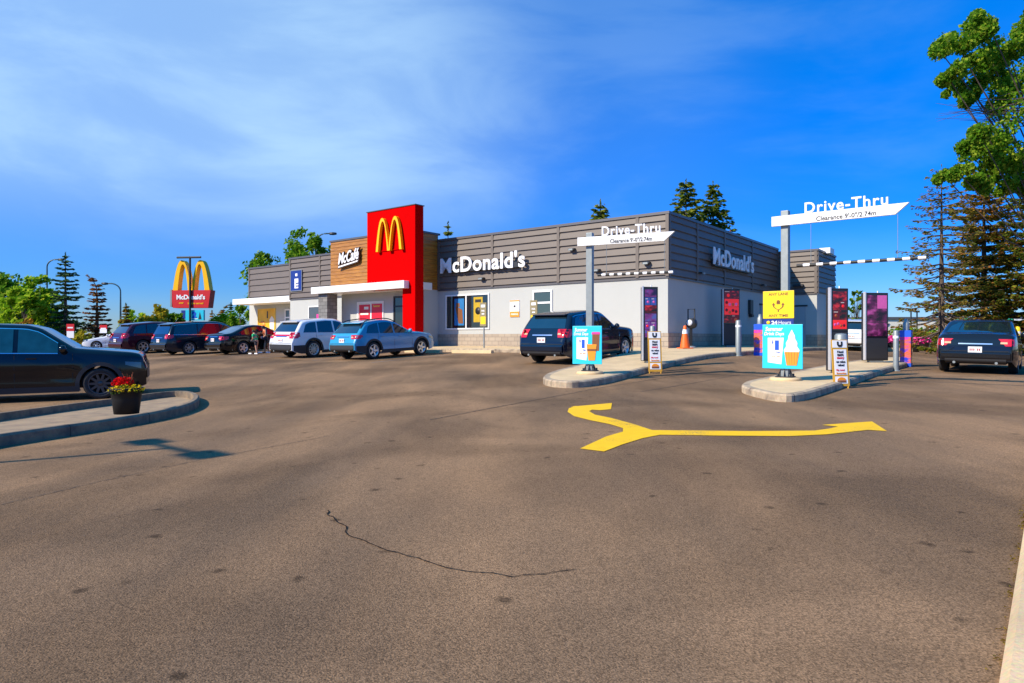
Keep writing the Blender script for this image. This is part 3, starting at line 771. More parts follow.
PROF = {
 'suv': [(0,.60),(.02,.84),(.10,.99),(.3,1.04),(.9,1.10),(1.43,1.15),(2.08,1.60),(2.32,1.668),(2.9,1.69),(3.8,1.63),(4.05,1.57),(4.4,1.13),(4.53,.98),(4.6,.66)],
 'crossover': [(0,.58),(.03,.80),(.16,.93),(.9,1.02),(1.42,1.07),(2.2,1.48),(2.6,1.57),(2.95,1.585),(3.55,1.53),(3.85,1.47),(4.25,1.08),(4.38,.95),(4.46,.64)],
 'sedan': [(0,.52),(.04,.68),(.25,.80),(1.1,.93),(1.52,.98),(2.3,1.37),(2.62,1.455),(3.0,1.48),(3.45,1.43),(4.2,1.13),(4.38,1.085),(4.72,1.06),(4.82,.96),(4.88,.66)],
 'minivan': [(0,.55),(.04,.76),(.22,.93),(.75,1.06),(.95,1.12),(1.9,1.63),(2.3,1.72),(3.4,1.74),(4.55,1.68),(4.75,1.62),(5.02,1.08),(5.1,.95),(5.15,.64)],
}
def car(spec, label, cat, px, py, Ydepth, head, color, rim=M_rim, spokes=5, cladd=False, rails=False, rear_style='wide', lightbar=False, group='cars on the restaurant lot', scale=(1,1,1), ref='rr', open_door=False, chrome=False, name=None, simple=False, bumper=None, plate_z=.78, glass=None, dark_rear=False):
    base = {'suv':(4.6,1.86,1.685,.92,2.68,.355,.19,(1.0,1.10)),'crossover':(4.46,1.82,1.585,.90,2.66,.345,.24,(.95,1.06)),'sedan':(4.88,1.84,1.48,.95,2.80,.33,.19,(.90,1.02)),'minivan':(5.15,2.0,1.74,1.0,3.0,.35,.19,(.98,1.08))}[spec]
    sl, sw, sh = scale
    c = Car(base[0]*sl, base[1]*sw, base[2]*sh, [(d*sl, z*sh) for d, z in PROF[spec]], base[3]*sl, base[4]*sl, base[5]*max(sl, 1), base[6], (base[7][0]*sh, base[7][1]*sh), r=.11 if spec != 'sedan' else .09)
    hd = Vector(head).normalized(); right = Vector((hd.y, -hd.x))
    # reference wheel contact -> centre
    q = D(px, py, Ydepth)
    refs = {'rr':(c.L/2-c.ax[1], c.W/2-.1),'fr':(c.L/2-c.ax[0], c.W/2-.1),'rl':(c.L/2-c.ax[1], -c.W/2+.1),'fl':(c.L/2-c.ax[0], -c.W/2+.1),'c':(-c.L/2,0)}
    fy, fx = refs[ref]
    ctr = V2(q) - hd*fy - right*fx
    # sit on the ground: follow its tilt
    a = ctr+hd*c.wb/2; b = ctr-hd*c.wb/2; l = ctr-right*.8; r = ctr+right*.8
    za, zb_, zl, zr = gz(*a), gz(*b), gz(*l), gz(*r)
    t = thing(name or {'suv':'parked_car','crossover':'parked_car','sedan':'parked_car','minivan':'minivan'}[spec], label, cat, (ctr.x, ctr.y, (za+zb_)/2), 0, group)
    fwd = Vector((hd.x*c.wb, hd.y*c.wb, za-zb_)).normalized(); rgt = Vector((right.x*1.6, right.y*1.6, zr-zl)).normalized()
    up = rgt.cross(fwd).normalized(); rgt = fwd.cross(up)
    t.rotation_euler = Matrix((rgt, fwd, up)).transposed().to_euler()
    G = glass or M_carglass
    mb = MB(); c.body(mb)
    # underbody
    mb.add([c.pt(d, y, z) for d, y, z in ((.12,-c.W/2+.25,c.gc+.06),(c.L-.12,-c.W/2+.25,c.gc+.08),(c.L-.12,c.W/2-.25,c.gc+.08),(.12,c.W/2-.25,c.gc+.06),(.2,-c.W/2+.25,.62),(c.L-.2,-c.W/2+.25,.62),(c.L-.2,c.W/2-.25,.62),(.2,c.W/2-.25,.62))],
           [(0,1,2,3),(4,7,6,5),(0,4,5,1),(1,5,6,2),(2,6,7,3),(3,7,4,0)], 1)
    roofd = max(range(100), key=lambda i: c.zt(c.L*i/99))/99*c.L
    cowl = {'suv':1.43,'crossover':1.42,'sedan':1.52,'minivan':.95}[spec]*sl
    zc = c.zt(cowl)
    bp = {'suv':(2.5,3.38),'crossover':(2.42,3.22),'sedan':(2.52,3.34),'minivan':(2.2,3.5)}[spec]
    # door seams
    for sg in (-1, 1):
        for dd in ((cowl+.02*sl), bp[0]*sl+.03, bp[1]*sl+.08):
            zlo = c.gc+.12
            if spec != 'minivan' and dd > bp[1]*sl: zlo = c.R*2+.12
            c.side(mb, sg, dd-.006, dd+.006, zlo, c.bt(dd)-.01, .002, 1, 5, mi=1)
        for d0, d1 in ((c.ax[0]+c.R+.12, c.ax[1]-c.R-.12),): c.side(mb, sg, d0, d1, c.gc+.11, c.gc+.122, .002, 10, 1, mi=1)
    body = mb.build('body', [color, M_rimback], t, sharp=50)
    # glass
    for sg in (-1, 1):
        top = lambda d: c.zt(d)-.105
        bot = lambda d: c.bt(d)+.012
        d0 = cowl+.30*sl
        while top(d0) < bot(d0)+.01: d0 += .02
        end = {'suv':4.1,'crossover':3.92,'sedan':3.86,'minivan':4.80}[spec]*sl
        cuts = [(d0, bp[0]*sl-.03, 0, .0), (bp[0]*sl+.06, bp[1]*sl-.02, 0., -.10)]
        if spec in ('suv','crossover','minivan'): cuts.append((bp[1]*sl+.04, end-.02, -.08, -.55 if spec != 'minivan' else -.3))
        else: cuts.append((bp[1]*sl+.03, end-.02, -.1, -.2))
        for a0, a1, s0, s1 in cuts:
            m = MB(); c.side(m, sg, a0, a1, bot, top, .006, 14, 4, s0, s1); w = m.build('side_window', G, body)
        if chrome:
            m = MB(); c.side(m, sg, d0, end, lambda d: c.bt(d)-.008, lambda d: c.bt(d)+.010, .011, 20, 1)
            c.side(m, sg, d0, end-.1, lambda d: c.zt(d)-.104, lambda d: c.zt(d)-.086, .009, 24, 1); m.build('window_trim', M_chrome, body)
    m = MB(); z1 = c.H-.10; z0 = zc+.02
    ywf = lambda z: c.yw(roofd, z)-.10
    c.end(m, False, lambda z: -ywf(z), lambda z: ywf(z), z0, z1, .010, 10, 8); m.build('windscreen', G, body)
    m = MB(); zr0 = {'suv':1.14,'crossover':1.07,'sedan':1.12,'minivan':1.12}[spec]*sh
    rtop = c.H-(.14 if spec != 'sedan' else .09)
    ywr = lambda z: c.yw(c.L-.75*sl if spec != 'sedan' else c.L-1.2*sl, z)-.13
    c.end(m, True, lambda z: -ywr(z), lambda z: ywr(z), zr0, rtop, .010, 10, 8); m.build('rear_window', G, body)
    if spec != 'sedan':
        m = MB(); zz = rtop+.035
        y = c.yw(c.L-.8, c.H-.12)-.12
        d = c.proj(0, rtop-.02, True, 0)
        m.prismx([(c.L/2-d+.30, c.H-.055),(c.L/2-d-.10, c.H-.115),(c.L/2-d-.10, c.H-.145),(c.L/2-d+.30, c.H-.10)], -y, y); m.build('spoiler', color, body, bevel=.01)
    # lights
    W2 = c.W/2
    zt0, zt1 = {'suv':(.86,1.12),'crossover':(.84,1.0),'sedan':(.76,.95),'minivan':(.88,1.10)}[spec]
    zt0, zt1 = zt0*sh, zt1*sh
    for sg in (-1, 1):
        m = MB()
        yin = W2-(.42 if rear_style == 'wide' else .26)
        a, b = sorted((sg*yin, sg*(c.hw(c.L-.12)-.06)))
        sla = lambda z: .16*(zt1-z)/(zt1-zt0)*(1 if spec == 'sedan' else .4)
        c.end(m, True, (lambda z: b*0+a+(sla(z) if sg > 0 else 0)), (lambda z: b-(sla(z) if sg < 0 else 0)), zt0, zt1, .014, 8, 5)
        c.side(m, sg, c.L-.36, c.L-.05, lambda d: zt0+(.06 if d < c.L-.3 else 0), lambda d: zt1-.01, .009, 6, 3)
        m.build('tail_light', M_tail, body)
        m = MB(); hz0 = .66*sh; hz1 = .80*sh
        a, b = sorted((sg*(W2-.42), sg*(c.hw(.12)-.06)))
        c.end(m, False, a, b, hz0, hz1, .012, 6, 4); c.side(m, sg, .10, .42, lambda d: hz0+.10*(d-.1)/.32, lambda d: hz1+.03*(d-.1)/.32, .008, 6, 3)
        m.build('headlight', M_head, body)
    if lightbar:
        m = MB(); c.end(m, True, -W2+.38, W2-.38, zt0+.10, zt0+.17, .016, 10, 2); m.build('light_bar', M_tail, body)
    # grille, bumpers, plate
    m = MB(); c.end(m, False, -.55, .55, .42, .74*sh, .012, 8, 4); m.build('grille', M_black, body)
    m = MB(); c.end(m, True, -W2+.30, W2-.30, zb0p(c), zb0p(c)+.16, .014, 12, 3)
    if cladd or bumper:
        c.end(m, True, -W2+.17, W2-.17, zb0p(c)+.02, .60, .018, 14, 4)
        for sg in (-1, 1): c.side(m, sg, c.ax[1]+c.R+.07, c.L-.06, lambda d: c.zb0(d)+.01, .56, .012, 6, 3)
    if not cladd:
        zt_ = .60 if spec == 'sedan' else .63; zl_ = zb0p(c)+.10
        bo = lambda z: .012+.045*min(1, max(0, (zt_-z)/.035))*min(1, max(.25, (z-zl_)/.05))
        m.f.clear(); m.v.clear(); m.mi.clear(); m.sm.clear()
        c.end(m, True, -W2+.155, W2-.155, zl_, zt_, bo, 18, 12)
        for sg in (-1, 1): c.side(m, sg, c.ax[1]+c.R+.075, c.L-.03, lambda d: zl_, lambda d: zt_, .014, 6, 4)
    m.build('rear_bumper', (color if not cladd else M_clad_blk), body)
    m = MB(); c.end(m, True, -W2+.24, W2-.24, zb0p(c)+.0, zb0p(c)+.13, .03, 12, 3); m.build('valance', M_clad_blk, body)
    m = MB(); zs_ = .615 if spec == 'sedan' else .645; c.end(m, True, -W2+.19, W2-.19, zs_, zs_+.016, .005, 12, 1); m.build('trunk_seam', M_rimback, body)
    for sg in (-1, 1):
        m = MB(); a, b = sorted((sg*(W2-.37), sg*(W2-.22))); zq = zt0+(zt1-zt0)*.42
        c.end(m, True, a, b, zq-.022, zq+.028, .019, 3, 2); m.build('reverse_light', M_revl, body)
    m = MB(); m2 = .15
    pd = c.proj(0, plate_z, True, .03)
    m.add([c.pt(pd+.002, -.155, plate_z-.08), c.pt(pd+.002, .155, plate_z-.08), c.pt(pd-.005, .155, plate_z+.08), c.pt(pd-.005, -.155, plate_z+.08)], [(0,1,2,3)]); 
    for k in range(6): 
        if k != 3: m.add([c.pt(pd+.004, -.12+k*.042, plate_z-.03), c.pt(pd+.004, -.095+k*.042, plate_z-.03), c.pt(pd+.001, -.095+k*.042, plate_z+.03), c.pt(pd+.001, -.12+k*.042, plate_z+.03)], [(0,1,2,3)], 1)
    m.build('license_plate', [M_plate, mat('plate_red',(.35,.03,.04),.5)], body, recalc=False)
    m = MB(); zz = plate_z+.14; c.end(m, True, -.38, .38, zz, zz+.03, .016, 6, 1); m.build('rear_trim', M_chrome if not dark_rear else M_black, body)
    if cladd:
        for sg in (-1, 1):
            m = MB(); c.side(m, sg, c.ax[0]+c.R+.05, c.ax[1]-c.R-.05, lambda d: c.zb0(d), c.gc+.13, .012, 10, 2); m.build('sill_cladding', M_clad_blk, body)
            for a in c.ax:
                m = MB()
                q0, q1 = c.R+.05, c.R+.135
                vs = []; n = 20
                for i in range(n+1):
                    an = -.12*pi+1.24*pi*i/n
                    for q in (q0, q1):
                        d = a-q*cos(an); z = c.R+q*sin(an); z = max(z, c.gc+.02)
                        vs.append(c.pt(d, sg*(c.yw(min(max(d, 0), c.L), z)+.014), z))
                m.add(vs, [(2*i, 2*i+1, 2*i+3, 2*i+2) for i in range(n)], 0, True)
                m.build('arch_cladding', M_clad_blk, body)
    if rails:
        for sg in (-1, 1):
            d0, d1 = roofd-.75, roofd+1.15
            pts = []
            for i in range(13):
                d = d0+(d1-d0)*i/12; e = min(1, min(i, 12-i)/1.5)
                pts.append(c.pt(d, sg*(c.yw(d, c.zt(d)-.1)-.10), c.zt(d)+.005+.05*e))
            MB().tube(pts, .022).build('roof_rail', M_clad_blk, body)
    for sg in (-1, 1):
        m = MB(); dm = cowl+.20*sl; zm = c.bt(dm)+.08
        y = c.yw(dm, zm)
        prof = [(0,.0),(.055,.005),(.085,.04),(.09,.08),(.06,.11),(0,.12)]
        m.lathe([(.001,-.055),(.07,-.05),(.095,0),(.08,.05),(.001,.085)], 10, (sg*(y+.13), c.L/2-dm, zm+.02), 'y')
        m.tube([(sg*(y-.02), c.L/2-dm, zm-.03),(sg*(y+.08), c.L/2-dm, zm-.01)], .025, 6)
        m.build('wing_mirror', color if not dark_rear else M_black, body)
        for dd in (bp[0]*sl-.28, bp[1]*sl-.15):
            m = MB(); z = c.bt(dd)-.13
            y = c.yw(dd, z)
            m.box(min(sg*(y-.01), sg*(y+.025)), max(sg*(y-.01), sg*(y+.025)), c.L/2-dd-.1, c.L/2-dd+.1, z, z+.03); m.build('door_handle', color, body, bevel=.006)
        m = MB(); yy = sg*(W2-.45); m.tube([c.pt(c.L-.35, yy, c.gc+.12), c.pt(c.L+.01, yy, c.gc+.12)], .035, 8)
        m.build('exhaust', M_galv, body)
    # wheels
    for a in c.ax:
        for sg in (-1, 1):
            w = bpy.data.objects.new('wheel', None); COL.objects.link(w); w.parent = t
            w.location = c.pt(a, sg*(W2-.12), c.R); w.rotation_euler = (0, 0, 0 if sg > 0 else pi)
            R = c.R; rr = R*.70
            MB().lathe([(rr,-.105),(R*.93,-.11),(R*.985,-.085),(R,-.05),(R,.05),(R*.985,.085),(R*.93,.11),(rr,.108),(rr-.01,.07)], 28, (0,0,0), 'x').build('tyre', M_tyre, w)
            m = MB(); m.lathe([(rr,.105),(rr-.015,.11),(rr-.03,.10),(rr-.035,.03),(.001,.03)], 28, (0,0,0), 'x', 1)
            for i in range(len(m.f)):
                if i < 28*3: m.mi[i] = 0
            for k in range(spokes):
                an = 2*pi*k/spokes; wd = .030 if spokes > 5 else .042
                ca, sa = cos(an), sin(an)
                vs = []
                for q, ww in ((.03, wd*1.1), (rr-.02, wd*.75)):
                    for e in (-1, 1):
                        for xx in (.05, .093 if q < .05 else .098): vs.append((xx, ca*q-sa*ww*e, sa*q+ca*ww*e))
                m.add(vs, [(0,1,3,2),(4,6,7,5),(0,4,5,1),(2,3,7,6),(1,5,7,3),(0,2,6,4)], 0)
            m.lathe([(.055,.06),(.055,.10),(.04,.108),(.001,.108)], 14, (0,0,0), 'x', 0)
            m.build('rim', [rim, M_rimback], w)
    t['_L'] = c.L
    return t, c, body
def zb0p(c): return c.zb0(c.L-.1)
P_blue = mat('paint_light_blue', (.03,.27,.47), .25, 0, var=.05, scale=2, coat=.5); P_white = paint('paint_white', (.72,.73,.75), 0); P_navy = paint('paint_navy', (.006,.012,.026), 0)
P_black = paint('paint_black', (.004,.005,.007), 0); P_maroon = paint('paint_maroon', (.055,.008,.022)); P_grey = paint('paint_graphite', (.008,.010,.014), 0); P_silver = paint('paint_silver', (.42,.44,.46), .6)
P_van = paint('paint_midnight', (.012,.020,.032))
hv = (VX, VY)
car('suv','black SUV in profile behind the flower pot at the left edge','car',101,403,15.6,(.9,.43),P_black,M_rimdk,10,ref='fr',chrome=True,cladd=True,scale=(1,1,1.02),glass=mat('car_glass_teal',(.008,.07,.10),.04,spec=.6,var=.8,scale=3))
car('crossover','light blue crossover with black wheel arches and roof rails by the red tower','car',373,361,27.4,hv,P_blue,M_rim,5,True,True)
car('suv','white crossover with red light bar across its tail, parked beside the blue one','car',313,361,29.6,hv,P_white,M_rim,10,True,lightbar=True,scale=(1.03,1.03,1.0))
pas = car('sedan','black sedan with a rear door open and children beside it','car',243,357.5,34.6,hv,P_black,M_rim,5)
car('minivan','dark blue minivan with a pale rear window and chrome side trim','van',189,357,35.8,hv,P_van,M_rim,7,chrome=True)
car('suv','maroon SUV parked at the far left end of the row','car',143,355.5,38.4,hv,P_maroon,M_rim,6,scale=(1.08,1.06,1.05))
car('suv','silver car showing a sliver between the maroon SUV and the minivan','car',160,354,41.5,hv,P_silver,M_rim,6)
car('sedan','white car facing left beyond the maroon SUV','car',97,351.5,50,(-.93,-.35),P_white,M_rim,5,ref='fl')
car('suv','dark navy SUV with red tail lights stopped beside the left drive lane island','car',623.5,354.5,23.9,hv,P_navy,M_rim,5,ref='fr',scale=(1.02,1.03,1.0),chrome=True,bumper=P_navy)
car('sedan','dark grey sedan seen from behind entering the right drive lane','car',943.5,374,19.6,(VX+.01,VY),P_grey,M_rimdk,5,ref='rl',plate_z=.66,bumper=P_grey)
car('suv','white SUV with a red tail light glimpsed between the order screens','car',836,350.5,36.5,(.55,.83),P_white,M_rim,5,ref='rl')
# open rear door of the black sedan
t, c, body = pas
m = MB()
Ld = .95
m.prismx([(0,c.gc+.13),(0,.96),(-.08,1.30),(-.62,1.36),(-Ld,.99),(-Ld,.62),(-.72,c.gc+.13)], -.035, .035, 0)
o = m.build('open_door', P_black, t, bevel=.01); o.location = (c.W/2-.02, c.L/2-2.5, 0); o.rotation_euler = (0,0,radians(62))
mm = MB().prismx([(-.08,.99),(-.13,1.25),(-.58,1.30),(-.84,1.0)], .036, .040, 0); mm.prismx([(-.08,.99),(-.13,1.25),(-.58,1.30),(-.84,1.0)], -.040, -.036, 0)
mm.build('door_window', mat('pale_glass',(.30,.36,.36),.1,spec=.8), o)
# ------------------------------------------------------------------ people
M_skin = mat('skin', (.50,.27,.17), .55, var=.08, scale=8); M_hair = mat('hair_dark', (.02,.014,.01), .7)
def skin_chain(name, verts, edges, rad, m, parent, lvl=2):
    me = bpy.data.meshes.new(name); me.from_pydata(verts, edges, []); me.materials.append(m)
    o = bpy.data.objects.new(name, me); COL.objects.link(o); o.parent = parent
    md = o.modifiers.new('s', 'SKIN'); md.use_smooth_shade = True
    for i, v in enumerate(me.skin_vertices[0].data):
        r = rad[i]; v.radius = r if isinstance(r, tuple) else (r, r); v.use_root = i == 0
    sd = o.modifiers.new('d', 'SUBSURF'); sd.levels = lvl; sd.render_levels = lvl
    return o
def person(label, loc, rz, hgt, shirt, shorts, bend=0.2, reach=.5, legs_bare=True):
    t = thing('person', label, 'person', loc, rz, 'people beside the open car door'); k = hgt/1.7
    def Pn(x, y, z):                       # lean the upper body forward (+y) from the hip
        if z > .9:
            q = z-.9; y2 = y*cos(bend)+q*sin(bend); z2 = .9+q*cos(bend)-y*sin(bend); y, z = y2, z2
        return (x*k, y*k, z*k)
    V = [Pn(0,0,.92),Pn(0,0,1.1),Pn(0,0,1.28),Pn(0,0,1.42),Pn(0,.01,1.50),Pn(0,.02,1.58),Pn(0,.02,1.66)]
    Rr = [(.15,.11),(.13,.10),(.16,.11),(.10,.08),.05,.085,.075]; Ed = [(0,1),(1,2),(2,3),(3,4),(4,5),(5,6)]
    for sg in (-1, 1):
        b = len(V)
        V += [Pn(sg*.10,0,.86), Pn(sg*.11,.02+.06*sg,.48), Pn(sg*.11,-.03+.10*sg,.10), Pn(sg*.12,.09+.10*sg,.035)]; Rr += [.085,.06,.042,.035]; Ed += [(0,b),(b,b+1),(b+1,b+2),(b+2,b+3)]
        b = len(V); V += [Pn(sg*.19,0,1.38), Pn(sg*.23,.10*reach,1.12), Pn(sg*.20,.42*reach,1.02), Pn(sg*.19,.52*reach,1.02)]; Rr += [.055,.042,.03,.026]; Ed += [(3,b),(b,b+1),(b+1,b+2),(b+2,b+3)]
        h = b+3
        for f in range(5):
            c0 = len(V); dx = (f-2)*.014
            V += [tuple(Vector(V[h])+Vector((dx*k,.05*k,0))), tuple(Vector(V[h])+Vector((dx*1.3*k,(.09-.01*abs(f-2))*k,-.02*k)))]; Rr += [.010,.008]; Ed += [(h,c0),(c0,c0+1)]
    sc = lambda r: tuple(x*k for x in r) if isinstance(r, tuple) else r*k
    body = skin_chain('body', V, Ed, [sc(r) for r in Rr], M_skin, t)
    hd = Vector(Pn(0,.025,1.625))
    m = MB(); m.M = Matrix.Translation(hd); m.lathe([(.001,.125*k),(.06*k,.11*k),(.098*k,.06*k),(.104*k,.0),(.09*k,-.05*k)], 12); m.build('hair', M_hair, t)
    m = MB(); m.M = Matrix.Translation(hd)
    for sg in (-1, 1): m.box(sg*.035*k-.01*k, sg*.035*k+.01*k, .088*k, .094*k, -.01*k, .006*k, 0)
    m.box(-.012*k,.012*k,.085*k,.105*k,-.045*k,-.012*k,1); m.build('face', [M_ink, M_skin], t)
    Vs = [V[0],V[1],V[2],V[3]]; Rs = [(.165,.125),(.15,.12),(.178,.13),(.115,.095)]; Es = [(0,1),(1,2),(2,3)]
    for b in (11, 25):
        n0 = len(Vs); Vs += [V[b], tuple(Vector(V[b])*.35+Vector(V[b+1])*.65)]; Rs += [.07,.06]; Es += [(3,n0),(n0,n0+1)]
    skin_chain('shirt', Vs, Es, [sc(r) for r in Rs], shirt, t)
    Vs = [V[0]]; Rs = [(.172,.13)]; Es = []
    for b in (7, 21):
        n0 = len(Vs); Vs += [V[b], tuple(Vector(V[b])*.25+Vector(V[b+1])*.75)]; Rs += [.10,.082]; Es += [(0,n0),(n0,n0+1)]
    skin_chain('shorts', Vs, Es, [sc(r) for r in Rs], shorts, t)
    m = MB()
    for b in (9, 23):
        p = Vector(V[b]); m.box(p.x-.05*k, p.x+.05*k, p.y-.07*k, p.y+.2*k, 0, .09*k)
    m.build('shoes', M_letter, t, bevel=.02)
    return t
p0 = D(256.5,356,33.9)
person('child in a green shirt and dark shorts leaning into the open car', (p0.x, p0.y, gz(p0.x,p0.y)), radians(70), 1.22, mat('shirt_green',(.01,.5,.18),.8), mat('shorts_dark',(.02,.02,.03),.8), .35)
p0 = D(266.5,354,35.3)
person('dark haired person in an orange top behind the open car door', (p0.x, p0.y, gz(p0.x,p0.y)), radians(120), 1.42, mat('shirt_orange',(.65,.16,.05),.8), mat('jeans',(.03,.05,.12),.8), .25)
# ------------------------------------------------------------------ drive lane furniture
def prism_ring(): pass
def gate(base, label, dz_top, arm_z, arm0, arm1, bar_z, bar0, bar1, rz=ANG):
    t = thing('clearance_gate', label, 'height gate', base, rz, 'clearance gates over the drive lanes')
    mb = MB(); mb.box(-.08,.08,-.08,.08,.03,dz_top); mb.build('pole', M_galv, t, bevel=.012)
    mb = MB().lathe([(.001,.0),(.33,0),(.33,.07),(.30,.09),(.001,.09)], 24, (0,0,-.03)); mb.build('footing', M_conc, t)
    mb = MB().box(-.17,.17,-.17,.17,.061,.085)
    for sx in (-1,1):
        for sy in (-1,1): mb.lathe([(.022,.085),(.022,.14),(.001,.14)], 8, (sx*.13, sy*.13, 0))
    for sx, sy in ((1,0),(-1,0),(0,1),(0,-1)):
        mb.add([(sx*.091-sy*.006,sy*.091+sx*.006,.085),(sx*.165-sy*.006,sy*.165+sx*.006,.085),(sx*.091-sy*.006,sy*.091+sx*.006,.26),(sx*.091+sy*.006,sy*.091-sx*.006,.085),(sx*.165+sy*.006,sy*.165-sx*.006,.085),(sx*.091+sy*.006,sy*.091-sx*.006,.26)], [(0,1,2),(3,5,4),(0,3,4,1),(1,4,5,2),(2,5,3,0)])
    mb.build('base_plate', M_dkmetal, t)
    w = .105
    arm = MB().prism([(arm0,arm_z-w),(arm1-.24,arm_z-w),(arm1,arm_z+w),(arm0,arm_z+w)], -.16, -.082).build('arm', M_white, t)
    L = arm1-arm0
    MB().text("Clearance 9'-0\"/2.74m", L*.43, .10, arm0+L*.565, arm_z-.035, -.161, .004, 0, .012).build('clearance_text', M_ink, arm)
    MB().text('Drive-Thru', L*.60, .23, arm0+L*.56, arm_z+w+.115, -.10, .045, 0, .014, 0, 1.12).build('lettering', M_letter, arm)
    mb = MB(); n = 18
    for i in range(n):
        a, b = bar0+(bar1-bar0)*i/n, bar0+(bar1-bar0)*(i+1)/n
        mb.tube([(a,-.126,bar_z),(b,-.126,bar_z)], .034, 10, (i+1) % 2)
    bar = mb.build('height_bar', [M_letter, M_ink], t)
    mb = MB()
    for x in (bar0+.12*(bar1-bar0), min(arm1-.2, bar1-.2)): mb.tube([(x,-.126,bar_z+.03),(x,-.126,arm_z-w)], .006, 5)
    mb.build('chain', M_galv, bar)
    return t
def poster_drink(t, x, z, w, h, kind, y=-.14):
    o = MB().box(x-w/2,x+w/2,y,y+.025,z-h/2,z+h/2).build('poster', M_cyan, t, bevel=.008)
    # letter block
    m = MB().text('Summer', w*.44, h*.10, x-w*.2, z+h*.40, y-.004, .003, 0, .03, .15).text('Drink Days', w*.50, h*.10, x-w*.2, z+h*.28, y-.004, .003, 0, .03, .15)
    # price card
    m.prism([(x-w*.36,z-h*.36),(x-w*.02,z-h*.40),(x+w*.04,z+h*.2),(x-w*.36,z+h*.2)], y-.003, y-.001, 0)
    m.text('$', w*.05, h*.08, x-w*.24, z+h*.10, y-.004, .003, 1, .02).text('1', w*.10, h*.22, x-w*.13, z+h*.03, y-.004, .003, 1, .04)
    m.text('+tax', w*.12, h*.05, x-w*.1, z-h*.13, y-.004, .003, 1, .01).text('any size', w*.2, h*.05, x-w*.15, z-h*.22, y-.004, .003, 2, .01)
    m.build('print', [M_letter, M_blue, M_orange], o, recalc=True)
    if kind == 'cone':
        m = MB(); cx = x+w*.24; cz = z-h*.12
        sw = []
        for i in range(17):
            q = i/16; r = w*.19*(1-q)**.75*(1+.10*sin(q*19)); sw.append((r, cz+q*h*.50))
        pl = [(cx-r, zz) for r, zz in sw]+[(cx+r*.95, zz) for r, zz in sw[::-1]]
        m.prism(pl, y-.014, y-.0045, 0)
        m.prism([(cx-w*.13,cz-h*.30),(cx+w*.12,cz-h*.30),(cx+w*.18,cz-.002),(cx-w*.18,cz-.002)], y-.012, y-.0045, 1)
        for i in range(5): m.prism([(cx-w*(.12-.004*i)+w*.055*i,cz-h*.28),(cx-w*(.12-.004*i)+w*.055*i+.006,cz-h*.28),(cx-w*.15+w*.07*i+.008,cz-.01),(cx-w*.15+w*.07*i,cz-.01)], y-.0135, y-.0125, 2)
        m.build('ice_cream_print', [M_cream, M_orange, M_brown], o)
    else:
        m = MB(); cx = x+w*.15; cz = z-h*.4
        m.prism([(cx-w*.10,cz),(cx+w*.12,cz),(cx+w*.18,cz+h*.42),(cx-w*.16,cz+h*.42)], y-.012, y-.0045, 0)
        m.prism([(cx-w*.14,cz+h*.24),(cx+w*.16,cz+h*.24),(cx+w*.165,cz+h*.30),(cx-w*.145,cz+h*.30)], y-.0135, y-.0125, 1)
        m.prism([(cx+w*.02,cz+h*.25),(cx+w*.26,cz+h*.25),(cx+w*.28,cz+h*.68),(cx+w*.03,cz+h*.68)], y-.0042, y-.0015, 1)
        m.prism([(cx+w*.0,cz+h*.68),(cx+w*.30,cz+h*.68),(cx+w*.28,cz+h*.74),(cx+w*.02,cz+h*.74)], y-.0042, y-.0015, 2)
        m.build('drink_print', [M_orange, M_brown, M_pink], o)
    return o
lp = P(590, 373.5, .15)
sc_ = F_PX/lp.y
lg = gate(lp, 'grey pole gate over the left lane with cyan iced drink poster', (373.5-233)/sc_, (373.5-242)/sc_, -.27, 2.10, (373.5-276)/sc_, .24, 2.06, rz=-radians(25))
poster_drink(lg, -.03, (373.5-345)/sc_, 29/sc_/.95, 38/sc_, 'cup')
rp = P(785.5, 380, .14)
sr_ = F_PX/rp.y
rg = gate(rp, 'grey pole gate over the right lane with yellow sign and ice cream poster', (380-211)/sr_, (380-221.5)/sr_, -.25, 2.38, (380-267)/sr_, .27, 2.66)
poster_drink(rg, -.03, (380-346.5)/sr_, 40/sr_/1.03, 44/sr_, 'cone')
kx = sr_*1.03
m = MB().box(-21/kx,10/kx,-.125,-.095,(380-318.5)/sr_,(380-291)/sr_)
sg_ = m.build('lane_sign', M_pyel, rg, bevel=.006)
zc_ = (380-306)/sr_; xc_ = -5.5/kx
m = MB().text('ANY LANE', .42, .06, xc_, zc_+.26, -.126, .003, 0, .02).text('ANY TIME', .42, .06, xc_, zc_-.21, -.126, .003, 0, .02)
m.prism([(xc_-.012,zc_-.13),(xc_+.012,zc_-.13),(xc_+.012,zc_-.075),(xc_-.012,zc_-.075)], -.13, -.1255)
for sg in (-1, 1):
    pts = [(.0,-.085),(.05,-.06),(.095,-.02),(.10,.025)]
    for i in range(3):
        a, b = pts[i], pts[i+1]
        m.prism([(xc_+sg*a[0]-.013,zc_+a[1]),(xc_+sg*b[0]-.013,zc_+b[1]),(xc_+sg*b[0]+.013,zc_+b[1]+.0),(xc_+sg*a[0]+.013,zc_+a[1])], -.1302-.0003*i-(.001 if sg > 0 else 0), -.1255)
    m.prism([(xc_+sg*.10-.035,zc_+.02),(xc_+sg*.10+.035,zc_+.02),(xc_+sg*.10,zc_+.075)], -.1315, -.1255)
m.lathe([(.001,-.006),(.035,-.006),(.035,0)], 12, (xc_, -.1255, zc_+.095), 'y'); m.prism([(xc_-.03,zc_+.04),(xc_+.03,zc_+.04),(xc_+.045,zc_+.075),(xc_-.045,zc_+.075)], -.1325, -.1255)
m.build('print', M_brown, sg_)
m = MB().box(-20.5/kx,9.5/kx,-.122,-.096,(380-326)/sr_,(380-319)/sr_)
hs = m.build('hours_sign', M_navy, rg)
